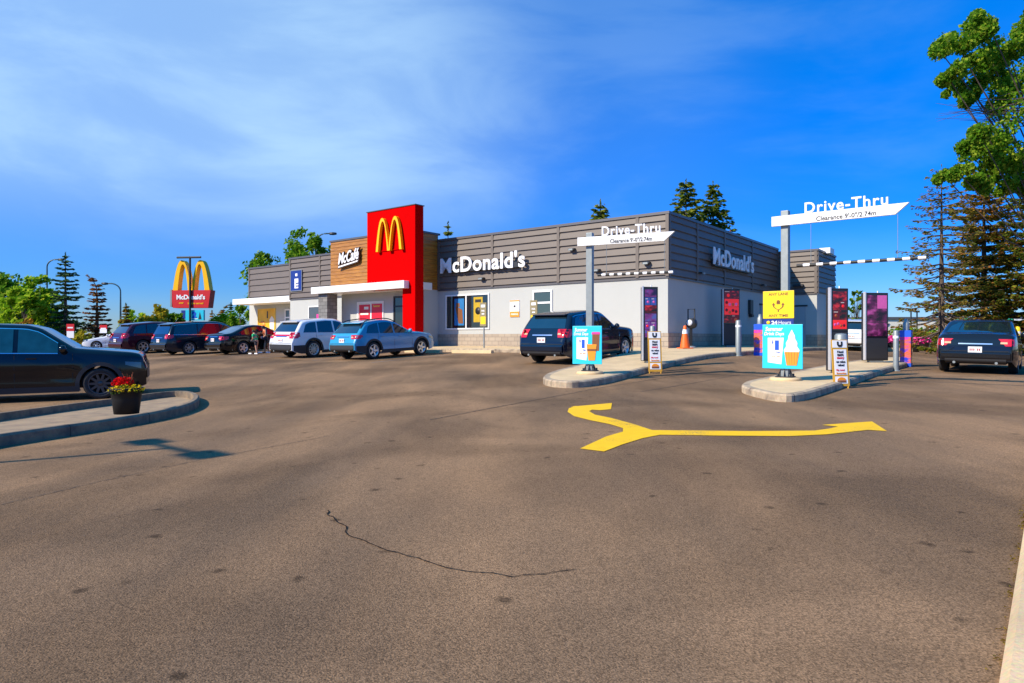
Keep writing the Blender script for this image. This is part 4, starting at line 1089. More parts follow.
zc_ = (380-322.5)/sr_
MB().lathe([(.001,-.003),(.04,-.003),(.04,0)], 14, (-.33,-.1225,zc_), 'y', 0).text('24', .13, .08, -.20, zc_, -.1225, .003, 1, .04).text('Hours', .26, .075, .02, zc_, -.1225, .003, 1, .0).build('print', [M_pyel, M_letter], hs)
# menu boards
SC_purple = screen_mat('screen_purple', (.02,.012,.05), (.16,.03,.16), (.07,.09,.30), 1.3, .25)
SC_red = screen_mat('screen_red', (.012,.008,.01), (.10,.006,.012), (.5,.02,.03), 1.9, .3)
SC_mag = screen_mat('screen_magenta', (.014,.005,.012), (.10,.012,.06), (.40,.06,.24), 1.0, .25)
def glow(name, c, es=.35): return mat(name, c, .15, var=.35, scale=9, emit=c, es=es)
G_mar, G_red, G_mag, G_pink, G_pur, G_blu, G_org, G_whi = (glow('tile_maroon',(.10,.004,.012)), glow('tile_red',(.65,.015,.02),.5), glow('tile_magenta',(.16,.012,.08)), glow('tile_pink',(.48,.08,.28)),
    glow('tile_purple',(.13,.03,.20)), glow('tile_blue',(.03,.06,.25)), glow('tile_orange',(.30,.06,.02)), glow('tile_pale',(.42,.38,.36)))
SC_blk = mat('screen_black', (.012,.010,.013), .1, spec=.6, coat=.5)
def menu_board(px, py, dz, w, h, label, scr, rz, zs=.36, dep=.2, double=False, bright=None, at=None):
    b = at or P(px, py, dz)
    t = thing('menu_board', label, 'menu board', b, rz, 'digital order screens in the drive lanes')
    MB().box(-w*.3,w*.3,-.03,.10,-.03,.06).build('plinth', M_galv, t)
    cab = MB().box(-w/2,w/2,-.04,dep-.04,.06,h).build('cabinet', M_black, t, bevel=.015)
    MB().box(-w/2-.012,-w/2+.022,-.056,.05,.08,h+.02).build('edge_trim', mat('bright_aluminium',(.7,.7,.72),.35,.5), cab, bevel=.004)
    MB().box(-w/2+.04,w/2-.025,-.05,-.0405,h*zs,h-.05).build('screen', SC_blk, cab)
    m = MB(); r = random.Random(int(px)); za, zb_ = h*zs+.03, h-.08; xa_, xb_ = -w/2+.06, w/2-.045
    nr = len(scr)
    for k in range(nr):
        z0_ = zb_-(zb_-za)*(k+1)/nr+.012; z1_ = zb_-(zb_-za)*k/nr; cells = scr[k]
        x = xa_
        for ci, c in enumerate(cells):
            x1_ = xa_+(xb_-xa_)*(ci+1)/len(cells)-.012
            m.box(x, x1_, -.0525, -.0502, z0_, z1_, c)
            if c in (0, 2, 4, 5): m.box(x+.02, x+.02+(x1_-x-.04)*r.uniform(.4,.9), -.0538, -.0527, z1_-.05, z1_-.03, 7); m.lathe([(.001,-.001),((x1_-x)*.22,-.001),((x1_-x)*.22,0)], 12, ((x+x1_)/2+r.uniform(-.02,.02), -.0527, z0_+(z1_-z0_)*.42), 'y', r.choice((6,3,1)))
            elif c == 1:
                for q in range(4): m.lathe([(.001,-.001),((x1_-x)*.10,-.001),((x1_-x)*.10,0)], 10, (x+(x1_-x)*(.15+.22*q), -.0527-.0003*q, z0_+(z1_-z0_)*r.uniform(.25,.7)), 'y', r.choice((0,6,3)))
            x = x1_+.012
    m.build('screen_picture', [G_mar, G_red, G_mag, G_pink, G_pur, G_blu, G_org, G_whi, SC_mag, SC_red, SC_purple], cab)
    m = MB().box(-w/2+.05,w/2-.03,-.046,-.0405,.12,h*zs-.03).build('access_panel', mat('panel_charcoal',(.03,.03,.033),.5), cab)
    MB().tube([(w*.12,.05,h),(w*.12,.05,h+.06)], .018, 6).build('lug', M_letter, cab)
    return t
rzb = radians(8)
menu_board(650,363,.15,.46,2.22,'slim order screen with purple display beside the dark navy SUV',((10,),(5,5),(9,),(10,),(4,4),(10,)),rzb,.32)
menu_board(838.5,373,.14,.48,2.10,'order screen with red display behind the leaning promo board on the right island',((9,),(9,0),(0,9),(1,)),rzb,.50)
menu_board(876,362.5,.14,.76,2.12,'wide order screen with magenta display at the far end of the right island',((8,3),(8,8),(8,8)),rzb,.36)
menu_board(732,346.5,.15,.85,2.62,'order screen with red food pictures standing against the shaded wall',((0,9),(1,),(1,),(9,0)),radians(14),.40,at=WP(731,1.0))
# bollards
def bollard(px, py, dz, h, r, label, m=M_galv):
    b = P(px, py, dz)
    t = thing('bollard', label, 'bollard', b, 0, 'steel bollards along the drive lanes')
    MB().lathe([(r,-.05),(r,h-.05),(r*.8,h-.012),(.001,h)], 18).build('post', m, t)
    MB().lathe([(r+.004,h*.80),(r+.004,h*.86)], 18).build('band', M_letter, t)
    MB().lathe([(r+.05,0),(r+.05,.012),(r,.02)], 18, (0,0,0)).build('flange', M_galv, t)
    return t
bollard(738.5,356,.0,1.30,.10,'plain grey bollard at the kerb in front of the wall order screen')
bollard(896,371,.0,1.16,.075,'plain grey bollard beside the wide magenta order screen')
bollard(841,380,.14,1.02,.13,'grey bollard top rising behind the right promo board')
bollard(652.5,366.3,.15,1.13,.075,'pale bollard top rising behind the left promo board')
M_print = screen_mat('kids_print', (.02,.05,.55), (.85,.16,.02), (.55,.03,.45), 1.1, .0)
def sleeve(px, py, dz, w, h, label):
    b = P(px, py, dz)
    t = thing('bollard_cover', label, 'bollard cover', b, ANG, 'printed bollard covers')
    MB().box(-w/2,w/2,-w/2,w/2,.0,h).build('sleeve', M_print, t, bevel=.01)
    MB().box(-w/2-.004,w/2+.004,-w/2-.004,w/2+.004,h*.82,h+.004).build('top_border', M_blue, t); MB().box(-w/2-.004,w/2+.004,-w/2-.004,w/2+.004,-.0,h*.10).build('bottom_border', M_blue, t)
    MB().lathe([(w*.3,h),(w*.3,h+.22),(w*.2,h+.27),(w*.16,h+.36),(.001,h+.37)], 14).build('top_post', M_galv, t)
    return t
sleeve(906,366.5,.0,.30,1.12,'square blue bollard cover with colourful print near the dark grey sedan')
sleeve(760,355.5,.0,.34,1.15,'square blue bollard cover partly hidden behind the ice cream poster')
# A-frame promo boards
def aframe(px, py, dz, w, h, label, rz):
    b = P(px, py, dz)
    t = thing('promo_board', label, 'promo board', b, rz, 'promo boards leaning by the lanes')
    M_of = mat('ochre_frame', (.60,.32,.03), .5)
    m = MB()
    tl = .10
    def pnl(x0,x1,z0,z1,off,mi,name_=None):
        m.add([(x0,off+tl*z0,z0),(x1,off+tl*z0,z0),(x1,off+tl*z1,z1),(x0,off+tl*z1,z1),(x0,off+.02+tl*z0,z0),(x1,off+.02+tl*z0,z0),(x1,off+.02+tl*z1,z1),(x0,off+.02+tl*z1,z1)],
              [(0,1,2,3),(4,7,6,5),(0,4,5,1),(1,5,6,2),(2,6,7,3),(3,7,4,0)], mi)
    pnl(-w/2,w/2,.05,h,0,0); o = m.build('frame', M_of, t)
    for x in (-w/2+.03, w/2-.03): MB().tube([(x,.015,.0),(x,.10*.3+.01,.3)], .018, 6).build('leg', M_of, t)
    m = MB(); pnl(-w/2+.04,w/2-.04,.28*h,.80*h,-.006,0); pnl(-w/2+.04,w/2-.04,.10*h,.245*h,-.006,0); pnl(-w/2+.02,w/2-.02,.835*h,.985*h,-.006,0)
    pn = m.build('panel', M_letter, t)
    m = MB(); m.M = Matrix.Rotation(-math.atan(tl), 4, 'X')
    yb = -.010
    lines = (('Need',.42,0),('more',.42,0),('saucy',.5,1),('on value',.62,0),('value!',.46,0))
    for i, (s_, k, mi) in enumerate(lines): m.text(s_, w*k*.9, h*.05, 0, h*(.755-i*.068), yb, .003, mi, .03)
    m.text('My meal', w*.5, h*.045, -w*.05, h*.375, yb, .003, 1, .02).text('favourites', w*.6, h*.04, 0, h*.315, yb, .003, 2, .02)
    # U shaped mark on top panel, bun on lower panel
    m.prism([(-w*.17,h*.965),(-w*.17,h*.895),(-w*.09,h*.855),(w*.09,h*.855),(w*.17,h*.895),(w*.17,h*.965),(w*.07,h*.965),(w*.07,h*.90),(-w*.07,h*.90),(-w*.07,h*.965)], yb-.003, yb, 0)
    m.prism([(w*.27*cos(pi*i/12), h*.165+h*.065*sin(pi*i/12)) for i in range(13)], yb-.004, yb, 3); m.prism([(-w*.27,h*.125),(w*.27,h*.125),(w*.27,h*.158),(-w*.27,h*.158)], yb-.004, yb, 4)
    m.build('print', [M_ink, M_pred, M_orange, M_orange, M_brown], pn)
    return t
aframe(655,373,.06,.33,.98,'white and ochre promo board leaning by the purple order screen','') if False else None
aframe(655.5,373.5,.0,.37,1.14,'ochre framed promo board by the purple order screen', radians(4))
aframe(842,388.5,.0,.36,1.03,'ochre framed promo board at the right island kerb', radians(6))
# cone and hose post by the shaded wall
b = WP(685,.75)
t = thing('traffic_cone', 'orange traffic cone with white collar on the walk by the shaded wall', 'cone', b, .3)
M_or = mat('cone_orange', (.85,.13,.005), .5); 
MB().box(-.24,.24,-.24,.24,0,.04).build('base', M_or, t, bevel=.01)
MB().lathe([(.20,.04),(.06,.90),(.05,.93),(.001,.93)], 20).build('cone', M_or, t)
MB().lathe([(.1135,.60),(.086,.77)], 20).build('collar', M_letter, t)
b = WP(691,.5)
t = thing('hose_post', 'black post with a round white dial beside the orange cones', 'post', b, ANG)
MB().tube([(0,0,0),(0,0,1.15)], .06, 10).tube([(-.13,0,1.15),(-.13,0,1.62),(.16,0,1.62),(.16,0,1.15)], .03, 8).build('frame', M_black, t)
MB().lathe([(.001,-.12),(.20,-.12),(.22,-.06),(.22,.12),(.001,.12)], 18, (.02,0,1.02), 'y').build('reel', M_dkmetal, t)
MB().lathe([(.001,-.16),(.11,-.16),(.13,-.121)], 16, (-.02,0,1.05), 'y').build('dial', M_letter, t)
MB().lathe([(.22,0),(.22,.05),(.08,.08)], 16).build('base', M_galv, t)
# reserved-bay sign posts, wheel stops
def post_sign(x, y, label):
    p = B2W(x, y); z = gz(*p)+.15
    t = thing('post_sign', label, 'sign', (p[0], p[1], z), ANG, 'yellow bay signs on posts')
    MB().tube([(0,0,0),(0,0,1.2)], .035, 8).build('post', M_galv, t)
    MB().box(-.19,.19,-.07,-.036,1.0,2.1,0).box(-.15,.15,-.0745,-.0705,1.10,1.45,1).box(-.12,.12,-.0745,-.0705,1.88,2.0,2).build('panel', [mat('olive_panel',(.26,.21,.10),.5), M_pyel, M_letter], t)
    m = MB().text('PARK', .2, .09, 0, 1.72, -.0705, .003, 0, .02); m.prism([(-.08,1.55),(.08,1.55),(.08,1.6),(-.08,1.6)], -.0745, -.0705); m.build('print', M_letter, t)
post_sign(BX(484,-1.9), -1.9, 'yellow and olive post sign in front of the big front window')
post_sign(BX(534.5,-1.9), -1.9, 'yellow and olive post sign in front of the narrow glass door')
def wheel_stop(x, label):
    p = B2W(x, -3.65)
    m = MB().prismx([(-.12,-.02),(.12,-.02),(.09,.14),(-.09,.14)], -1.15, 1.15)
    o = m.build('wheel_stop', M_conc, None, bevel=.015); o.location = (p[0], p[1], gz(*p)); o.rotation_euler = (0,0,ANG)
    tag(o, label, 'wheel stop', 'concrete wheel stops before the front walk')
wheel_stop(BX(473,-3.6), 'concrete wheel stop below the front window post sign')
wheel_stop(BX(545,-3.6), 'concrete wheel stop partly behind the dark navy SUV')
wheel_stop(BX(424,-3.6), 'concrete wheel stop beside the light blue crossover')
# flower pot on the planting strip
fp = P(126.5,413.5,.10)
t = thing('flower_pot', 'black tub of red and yellow flowers on the planting strip', 'flower pot', fp)
sp = F_PX/fp.y; hp = 26/sp; rp_ = 14.5/sp
M_pot = mat('pot_black', (.008,.008,.009), .6, spec=.25)
MB().lathe([(.001,0),(rp_*.78,0),(rp_*.9,hp*.55),(rp_*.98,hp*.9),(rp_*1.06,hp*.9),(rp_*1.06,hp),(rp_*.94,hp),(rp_*.9,hp*.9),(.001,hp*.88)], 28).build('tub', M_pot, t)
rng = random.Random(3)
def clump(mb, n, cx, cy, cz, rx, ry, rz_, s0, s1, mi):
    for _ in range(n):
        a, e, q = rng.uniform(0, 2*pi), math.asin(rng.uniform(-.2,1)), rng.uniform(.6,1)
        c = Vector((cx+rx*q*cos(a)*cos(e), cy+ry*q*sin(a)*cos(e), cz+rz_*q*sin(e)))
        nrm_ = Vector((rng.gauss(0,1), rng.gauss(0,1), rng.gauss(.6,1))).normalized(); u = nrm_.orthogonal().normalized(); v = nrm_.cross(u); s_ = rng.uniform(s0, s1)
        mb.add([tuple(c+u*s_), tuple(c+v*s_*.7), tuple(c-u*s_), tuple(c-v*s_*.7)], [(0,1,2,3)], mi)
M_fr = leafmat('petal_red', (.5,.0,.01), (.7,.01,.01), (.8,.03,.02), .2); M_fy = leafmat('petal_yellow', (.7,.4,.01), (.85,.6,.02), (.55,.5,.03), .2); M_fg = leafmat('flower_leaf', (.02,.06,.01), (.05,.12,.02), (.12,.2,.03))
m = MB(); clump(m, 500, 0,0,hp*.85, rp_*1.05,rp_*1.05,hp*.28, .012,.03, 0); m.build('leaves', M_fg, t, recalc=False)
m = MB(); clump(m, 550, .02,-.03,hp*.92, rp_*1.15,rp_*1.15,hp*.22, .010,.022, 0); m.build('yellow_flowers', M_fy, t, recalc=False)
m = MB(); clump(m, 420, -.08,.03,hp*1.12, rp_*.72,rp_*.72,hp*.30, .012,.025, 0); m.build('red_flowers', M_fr, t, recalc=False)
m = MB()
for i in range(14):
    a = rng.uniform(0, 6.28); m.tube([(.0,.05,hp*.9),(.04*cos(a),.05+.04*sin(a),hp*1.2),(.09*cos(a)-.02,.05+.09*sin(a),hp*rng.uniform(1.35,1.65))], [.004,.003,.002], 4)
m.build('grass_plume', mat('plume_rust',(.3,.08,.03),.9), t)
# lamp post outside the frame whose shadow falls across the lot is placed from the sun direction
SUN_H = Vector((.885,.465)).normalized(); EL = radians(36)
tip = P(172,448)
Lz = 6.2
lb = V2(tip) - SUN_H*(Lz/math.tan(EL))
t = thing('lamp_post', 'tall twin headed lot lamp casting its shadow over the near asphalt', 'street lamp', (lb.x, lb.y, gz(lb.x, lb.y)), 0)
side_dir = Vector((-.62,.55)).normalized()
dz_ = tip.z - gz(lb.x, lb.y)
Hh = Lz + dz_
MB().tube([(0,0,0),(0,0,Hh)], [.08,.05], 10).build('pole', M_dkmetal, t)
MB().tube([(-side_dir.x*.75,-side_dir.y*.75,Hh),(side_dir.x*.75,side_dir.y*.75,Hh)], .045, 8).build('cross_arm', M_dkmetal, t)
for sg in (-1, 1):
    m = MB(); m.M = Matrix.Translation((sg*side_dir.x*.85, sg*side_dir.y*.85, Hh)) @ Matrix.Rotation(atan2(side_dir.y, side_dir.x), 4, 'Z')
    m.box(-.30,.30,-.16,.16,-.05,.08); m.build('lamp_head', M_dkmetal, t, bevel=.03)
# ------------------------------------------------------------------ pylon sign and street lamps
b = D(193,345,68)
t = thing('pylon_sign', 'tall roadside pylon with yellow arches over a red name panel', 'sign', (b.x, b.y, gz(b.x,b.y)), radians(-6))
py = F_PX/68; zz = lambda y: E+(HZ-y)/py-gz(b.x,b.y)
M_pred2 = mat('pylon_red', (.6,.01,.012), .4)
m = MB()
for pl in arch_polys(3.9, zz(260.5)-zz(292), .27, .17, .13): m.prism([(x, z+zz(292)) for x, z in pl], -.35, .35)
m.build('arches', M_yel, t)
w2 = 2.0
pn = MB().prism([(-w2*.93,zz(308)),(w2*.93,zz(308)),(w2*1.05,zz(290.5)),(-w2*1.05,zz(290.5))], -.45, .45).build('name_panel', M_pred2, t)
MB().text("McDonald's", 3.0, .50, .05, zz(297.3), -.451, .03, 0, .035).text('over', .5, .16, -.95, zz(303.3), -.451, .02, 1, .02).text('billions served', 1.6, .2, .55, zz(303.5), -.451, .02, 1, .02).build('lettering', [M_letter, M_yel], pn)
MB().box(-w2*1.06-.02,-w2*.98,-.46,.46,zz(307),zz(289.8)).build('panel_edge', M_galv, pn)
MB().tube([(.02,-.55,0),(.02,-.55,zz(257.5))], .10, 8).tube([(-1.35,-.55,zz(258)),(1.15,-.55,zz(258))], .10, 8).build('pole', M_dkmetal, t)
rb = MB().box(-.55,1.35,-.40,-.15,zz(320.5),zz(310.2)).build('reader_board', M_cyan, t)
MB().box(-1.0,-.56,-.4,-.15,zz(319),zz(310.5)).build('reader_side', M_navy, rb)
MB().text('2', .45, .62, .38, zz(315), -.401, .02, 0, .05).box(.05,.75,-.405,-.401,zz(319.2),zz(318.5),1).prism([(.8,zz(319.5)),(1.15,zz(319.5)),(1.05,zz(315)),(.95,zz(312))], -.405, -.401, 2).build('print', [M_blue, M_letter, M_dkmetal], rb)
def street_lamp(px, ybase, ytop, Y, reach_px, label):
    b = D(px, ybase, Y); z0 = gz(b.x, b.y); s = F_PX/Y; H = E+(HZ-ytop)/s-z0; r = reach_px/s
    t = thing('street_lamp', label, 'street lamp', (b.x, b.y, z0), 0, 'curved street lamps along the road')
    sg = 1 if r > 0 else -1; ar = abs(r)
    pts = [(0,0,0),(0,0,H*.55)]+[(sg*ar*.75*(1-cos(q)), 0, H-ar*.62*(1-sin(q))) for q in [pi/2*i/8 for i in range(9)]]+[(sg*ar,0,H+.0)]
    MB().tube(pts, [.14,.11]+[.08]*9+[.07], 7).build('pole', mat('lamp_teal',(.03,.07,.09),.5), t)
    MB().lathe([(.001,-.45),(.14,-.4),(.17,0),(.12,.35),(.001,.4)], 8, (sg*(ar+.3),0,H-.02), 'x').build('lamp_head', M_dkmetal, t)
street_lamp(47,345,259.5,85,12,'curved street lamp behind the green trees, left of the tall spruce')
street_lamp(120.5,345,283.5,85,-13,'curved street lamp right of the brown spruce')
street_lamp(315.5,345,233.5,75,15,'curved street lamp rising behind the roof beside the wood clad block')
street_lamp(18,345,285,95,13,'short curved street lamp at the far left behind leafy trees')
# ------------------------------------------------------------------ trees
M_bark = mat('bark', (.10,.075,.06), .95, var=.4, scale=8, bump=.6, bscale=20)
L_mid = leafmat('leaf_mid', (.03,.11,.01), (.12,.28,.015), (.36,.46,.04), .55)
L_bright = leafmat('leaf_bright', (.10,.24,.01), (.30,.50,.02), (.60,.65,.06), .5)
L_yel = leafmat('leaf_yellow', (.28,.22,.02), (.55,.42,.03), (.22,.30,.03), .5)
N_green = leafmat('needle_green', (.04,.09,.018), (.14,.20,.025), (.36,.34,.04), .4)
N_brown = leafmat('needle_brown', (.14,.06,.03), (.34,.14,.05), (.28,.18,.06), .4)
N_mix = leafmat('needle_mixed', (.08,.13,.02), (.34,.24,.04), (.46,.16,.045), .5)
N_dark = leafmat('needle_dark', (.02,.06,.03), (.05,.11,.045), (.12,.18,.05), .3)
N_bare = leafmat('needle_sparse', (.06,.10,.02), (.22,.19,.04), (.38,.22,.06), .5)
def rq(mb, c, s, rng, asp=.6, up=.3, mi=0, dirv=None):
    n_ = Vector((rng.gauss(0,1), rng.gauss(0,1), rng.gauss(up,1))).normalized()
    if dirv is None: u = n_.orthogonal().normalized()
    else: u = dirv.normalized(); n_ = (n_-u*n_.dot(u)).normalized()
    v = n_.cross(u)
    mb.add([tuple(c+u*s), tuple(c+v*s*asp), tuple(c-u*s), tuple(c-v*s*asp)], [(0,1,2,3)], mi)
def leafy_tree(name, base, H, spread, seed, label, leaf, nleaf, ls, trunk_r=.15, clumps=26, z0f=.3, cat='tree', group='trees round the lot', centers=None, bark=M_bark, flat=1., limb=.22):
    rng = random.Random(seed)
    t = thing(name, label, cat, base, 0, group)
    tr = MB(); top = Vector((rng.uniform(-.1,.1)*spread, 0, H*.72))
    tr.tube([(0,0,-.2), tuple(top*.35), tuple(top*.7+Vector((.05*spread,0,0))), tuple(top)], [trunk_r, trunk_r*.75, trunk_r*.5, trunk_r*.2], 8)
    cs = []
    if centers: cs = centers
    else:
        for i in range(clumps):
            a = rng.uniform(0, 2*pi); f = rng.uniform(0,1); z = H*(z0f+(1-z0f)*f*.93)
            rad = spread*sqrt(max(0, 1-((f-.42)/.62)**2))*sqrt(rng.uniform(.15,1))
            cs.append((Vector((rad*cos(a), rad*sin(a)*flat, z)), spread*rng.uniform(.26,.46)*(1 if clumps < 50 else .4)))
    for c, r in cs:
        s = top*min(.95, max(.25, (c.z/H)*.75)); md = (s+c)/2+Vector((0,0,-.06*H*rng.random()))
        tr.tube([tuple(s), tuple(md), tuple(c)], [trunk_r*limb, trunk_r*limb*.6, trunk_r*.05], 5)
    tr.build('trunk', bark, t)
    lf = MB(); sub = []
    for c, r in cs:
        for _ in range(4):
            d = Vector((rng.gauss(0,1), rng.gauss(0,1), rng.gauss(0,.8))).normalized()*r*rng.uniform(.2,1.15); sub.append((c+d, r*rng.uniform(.40,.80)))
    cs = sub; per = max(4, nleaf//len(cs))
    for c, r in cs:
        for _ in range(int(per*rng.uniform(.6,1.4))):
            d = Vector((rng.gauss(0,1), rng.gauss(0,1), rng.gauss(0,.8))).normalized()*r*rng.uniform(.3,1.08)**.6
            rq(lf, c+d, ls*rng.uniform(.5,1.5), rng, rng.uniform(.4,.75))
    lf.build('crown', leaf, t, recalc=False)
    return t
def spruce(base, H, rad, seed, label, needle, whorls=22, per=7, z0=.08, dens=1., droop=.25, twig=.1, trunk_r=.16, curve=0., group='conifers round the lot', bare_lower=0., needle2=None, pw=.85, bend=0.):
    rng = random.Random(seed)
    t = thing('spruce_tree', label, 'tree', base, 0, group)
    tr = MB(); lf = MB()
    ax = lambda z: Vector((bend*max(0, (z/H-.8)/.2)**2, 0, z))
    tr.tube([tuple(ax(H*q)+Vector((0,0,-.2 if q == 0 else 0))) for q in (0,.2,.45,.7,.85,.93,1)], [trunk_r, trunk_r*.85, trunk_r*.6, trunk_r*.34, trunk_r*.2, trunk_r*.12, trunk_r*.04], 8)
    for i in range(whorls):
        f = (i+rng.uniform(-.3,.3))/whorls; f = min(max(f, 0), .985)
        z = H*(z0+(1-z0)*f); R = rad*(1-f)**pw*rng.uniform(.85,1.12)+.05*rad
        a0 = rng.uniform(0, 6.28); n = max(4, int(per*(1-f*.45)))
        for k in range(n):
            a = a0+2*pi*k/n+rng.uniform(-.25,.25); L = R*rng.uniform(.68,1.12)
            o = Vector((cos(a), sin(a), 0)); s0 = ax(z)
            dp = droop*(1.1-f)
            def bp_(q): return s0+o*(L*q)+Vector((0,0,L*(-dp*q*(2-q)*.9+.28*dp*q**3+.10*q*f*3)))
            tr.tube([tuple(bp_(q)) for q in (0,.35,.7,1)], [trunk_r*.22*(1-f*.7)+.008, trunk_r*.14*(1-f*.7)+.006, .008, .004], 4, cap=False)
            m = max(5, int(L/twig*dens*2.6)); bl = bare_lower*(1-f)
            for j in range(m):
                q = rng.uniform(.12+bl*.55, 1.02)
                if rng.random() < bl*.45: continue
                p = bp_(q); wid = L*.26*(1.15-q)
                sd = Vector((-o.y, o.x, 0))*rng.choice((-1,1))
                off = sd*rng.uniform(0, wid)
                dv = (o*.8+sd*.75+Vector((0,0,rng.uniform(-.45,.1))))
                rq(lf, p+off+Vector((0,0,-abs(rng.gauss(0,.035))*rad)), twig*rng.uniform(.7,1.5), rng, .42, .8, 1 if needle2 and rng.random() < (.75-f) else 0, dv)
    for j in range(int(14*dens)): rq(lf, ax(H*rng.uniform(.93,1.01)), twig*.8, rng, .3, .2, 0, Vector((rng.gauss(0,.5), rng.gauss(0,.5), 1)))
    tr.build('trunk', M_bark, t); lf.build('crown', [needle, needle2 or needle], t, recalc=False)
    return t
def gp(px, Y):
    X = (px-CX)/F_PX*Y; return Vector((X, Y, gz(X, Y)))
def htop(ytop, Y, base): return E+(HZ-ytop)/F_PX*Y-base.z
def mspruce(px, Y, ytop, rpx, *a, **k):
    b = gp(px, Y); return spruce(b, htop(ytop, Y, b), rpx*Y/F_PX, *a, **k)
def mtree(name, px, Y, ytop, rpx, *a, **k):
    b = gp(px, Y); return leafy_tree(name, b, htop(ytop, Y, b), rpx*Y/F_PX, *a, **k)
# right hand conifers
mspruce(941.5, 30, 166, 50, 11, 'tall thin spruce with bare lower branches right of the clearance gate', N_bare, 24, 8, .13, .95, .30, .075, .15, bare_lower=.9, needle2=N_mix, pw=.55)
mspruce(984, 32.5, 165, 58, 12, 'dense browning spruce behind the dark grey sedan', N_mix, 23, 9, .09, 3.6, .22, .085, .19, needle2=N_green, pw=.62)
mspruce(1030, 31, 150, 55, 13, 'green spruce cut by the right edge of the picture', N_green, 23, 9, .10, 3.4, .22, .085, .19, needle2=N_mix, pw=.7)
# big maple at the top right: trunk outside the frame, limbs reaching in
YM = 24
bt_ = gp(1068, YM)
def cpos(px, py, dy, r): 
    q = D(px, py, YM+dy); return (q-bt_, .9*r*YM/F_PX)
rng = random.Random(9)
cents = []
for (px, py, r) in ((955,42,17),(972,28,18),(962,62,18),(940,55,12),(985,50,20),(948,76,14),(970,85,18),(995,75,20),(1015,90,20),(985,20,14),(1010,55,20),(950,92,10),(972,102,12),(1000,104,16),(1020,30,15),(1035,60,24),(1040,100,24),
                    (978,135,13),(995,140,18),(1015,135,20),(970,155,14),(990,165,16),(1012,165,20),(958,172,11),(975,180,13),(1004,186,13),(1020,190,14),(1035,160,24),(945,178,9),(1040,190,18)):
    cents.append(cpos(px+rng.uniform(-3,3), py+rng.uniform(-3,3), rng.uniform(-1.8,1.8), r))
big = leafy_tree('maple_tree', bt_, 13.5, 5, 21, 'big leafy maple reaching in from the top right corner', leafmat('maple_leaf', (.04,.13,.01), (.14,.32,.02), (.42,.50,.05), .55), 38000, .066, .32, centers=cents, limb=.13)
tr = MB()
for i in range(40):
    a = D(rng.uniform(1010,1045), rng.uniform(95,128), YM+rng.uniform(-1,1))-bt_; e = D(rng.uniform(935,1000), rng.uniform(98,128), YM+rng.uniform(-1.5,1.5))-bt_
    md = (a+e)/2+Vector((0,0,rng.uniform(-.1,.25)))
    tr.tube([tuple(a), tuple(md), tuple(e)], [.022,.012,.004], 4)
tr.build('bare_twigs', mat('twig_grey',(.16,.10,.09),.9), big)
# trees behind the roof
mspruce(600.5, 48, 201, 30, 31, 'small spruce tip above the front parapet', N_green, 26, 6, .1, 1.6, .2, .2, .2, pw=.6)
mspruce(686, 50, 181, 40, 32, 'broad spruce top above the roof corner', N_green, 30, 9, .1, 1.8, .05, .2, .22, pw=.6)
mspruce(713, 52, 183, 48, 33, 'pointed spruce top right of the broad one above the roof', N_green, 32, 9, .1, 1.8, .2, .2, .22, pw=.8, needle2=N_mix)
mspruce(448, 55, 223, 15, 34, 'narrow spruce tip beside the wood clad block', N_green, 26, 6, .1, 1.4, .2, .2, .2, pw=.6)
mtree('leafy_tree', 308, 62, 234, 24, 41, 'sparse leafy tree above the roof behind the blue sign', L_mid, 5200, .17, .2, 34, .55)
mtree('leafy_tree', 268, 66, 254, 22, 42, 'low leafy tree top peeping over the left parapet', L_mid, 3000, .17, .2, 26, .5)
# left hand belt
mtree('leafy_tree', 4, 62, 278, 24, 51, 'dark green tree at the far left edge', L_mid, 3200, .22, .25, 26, .2)
mtree('leafy_tree', 12, 57, 300, 20, 68, 'low leafy tree behind the black SUV roof at the left edge', L_bright, 2600, .19, .2, 26, .1)
mtree('leafy_tree', 24, 55, 284, 18, 52, 'bright green tree above the black SUV, left of the tallest crown', L_bright, 3200, .19, .2, 26, .15)
mtree('leafy_tree', 40, 58, 272, 20, 53, 'bright green tree with the tallest leafy crown left of the spruce', L_bright, 3600, .19, .2, 28, .15)
mtree('leafy_tree', 60, 60, 305, 14, 54, 'low green tree at the foot of the tall dark spruce', L_mid, 1800, .19, .2, 18, .1)
mspruce(65.5, 56, 253, 20, 61, 'tall dark spruce left of the pylon sign', N_dark, 22, 8, .12, 1.2, .32, .16, .2, pw=.6)
mspruce(97, 58, 275, 15, 62, 'browned spruce with a bent tip behind the white car', N_brown, 20, 8, .08, 1.3, .18, .17, .2, pw=.6, bend=-.9)
mspruce(126, 66, 304, 11, 63, 'small olive spruce right of the street lamp', N_mix, 16, 7, .05, 1.7, .15, .2, .15)
mtree('leafy_tree', 152, 60, 306, 16, 55, 'rounded yellow green shrub tree left of the pylon sign', L_yel, 1900, .18, .15, 18, .1)
mtree('leafy_tree', 174, 62, 310, 14, 56, 'rounded green shrub tree under the pylon sign', L_mid, 1600, .18, .15, 18, .1)
mspruce(212, 75, 311, 7, 64, 'slim spruce just right of the reader board', N_mix, 14, 6, .05, 1.6, .2, .2, .12)
mspruce(222, 72, 305, 9, 65, 'bent topped small spruce between pylon and restaurant', N_mix, 16, 6, .05, 1.6, .2, .2, .14, bend=.7)
mspruce(231, 74, 303, 7, 66, 'narrow green spruce near the left canopy end', N_dark, 18, 6, .05, 1.6, .2, .2, .14)
mtree('leafy_tree', 241, 64, 306, 12, 57, 'green tree beneath the left end of the white canopy', L_mid, 1500, .18, .15, 16, .1)
mtree('leafy_tree', 227, 70, 313, 17, 71, 'bright green rounded tree between the reader board and the left canopy', L_bright, 2200, .17, .15, 24, .1)
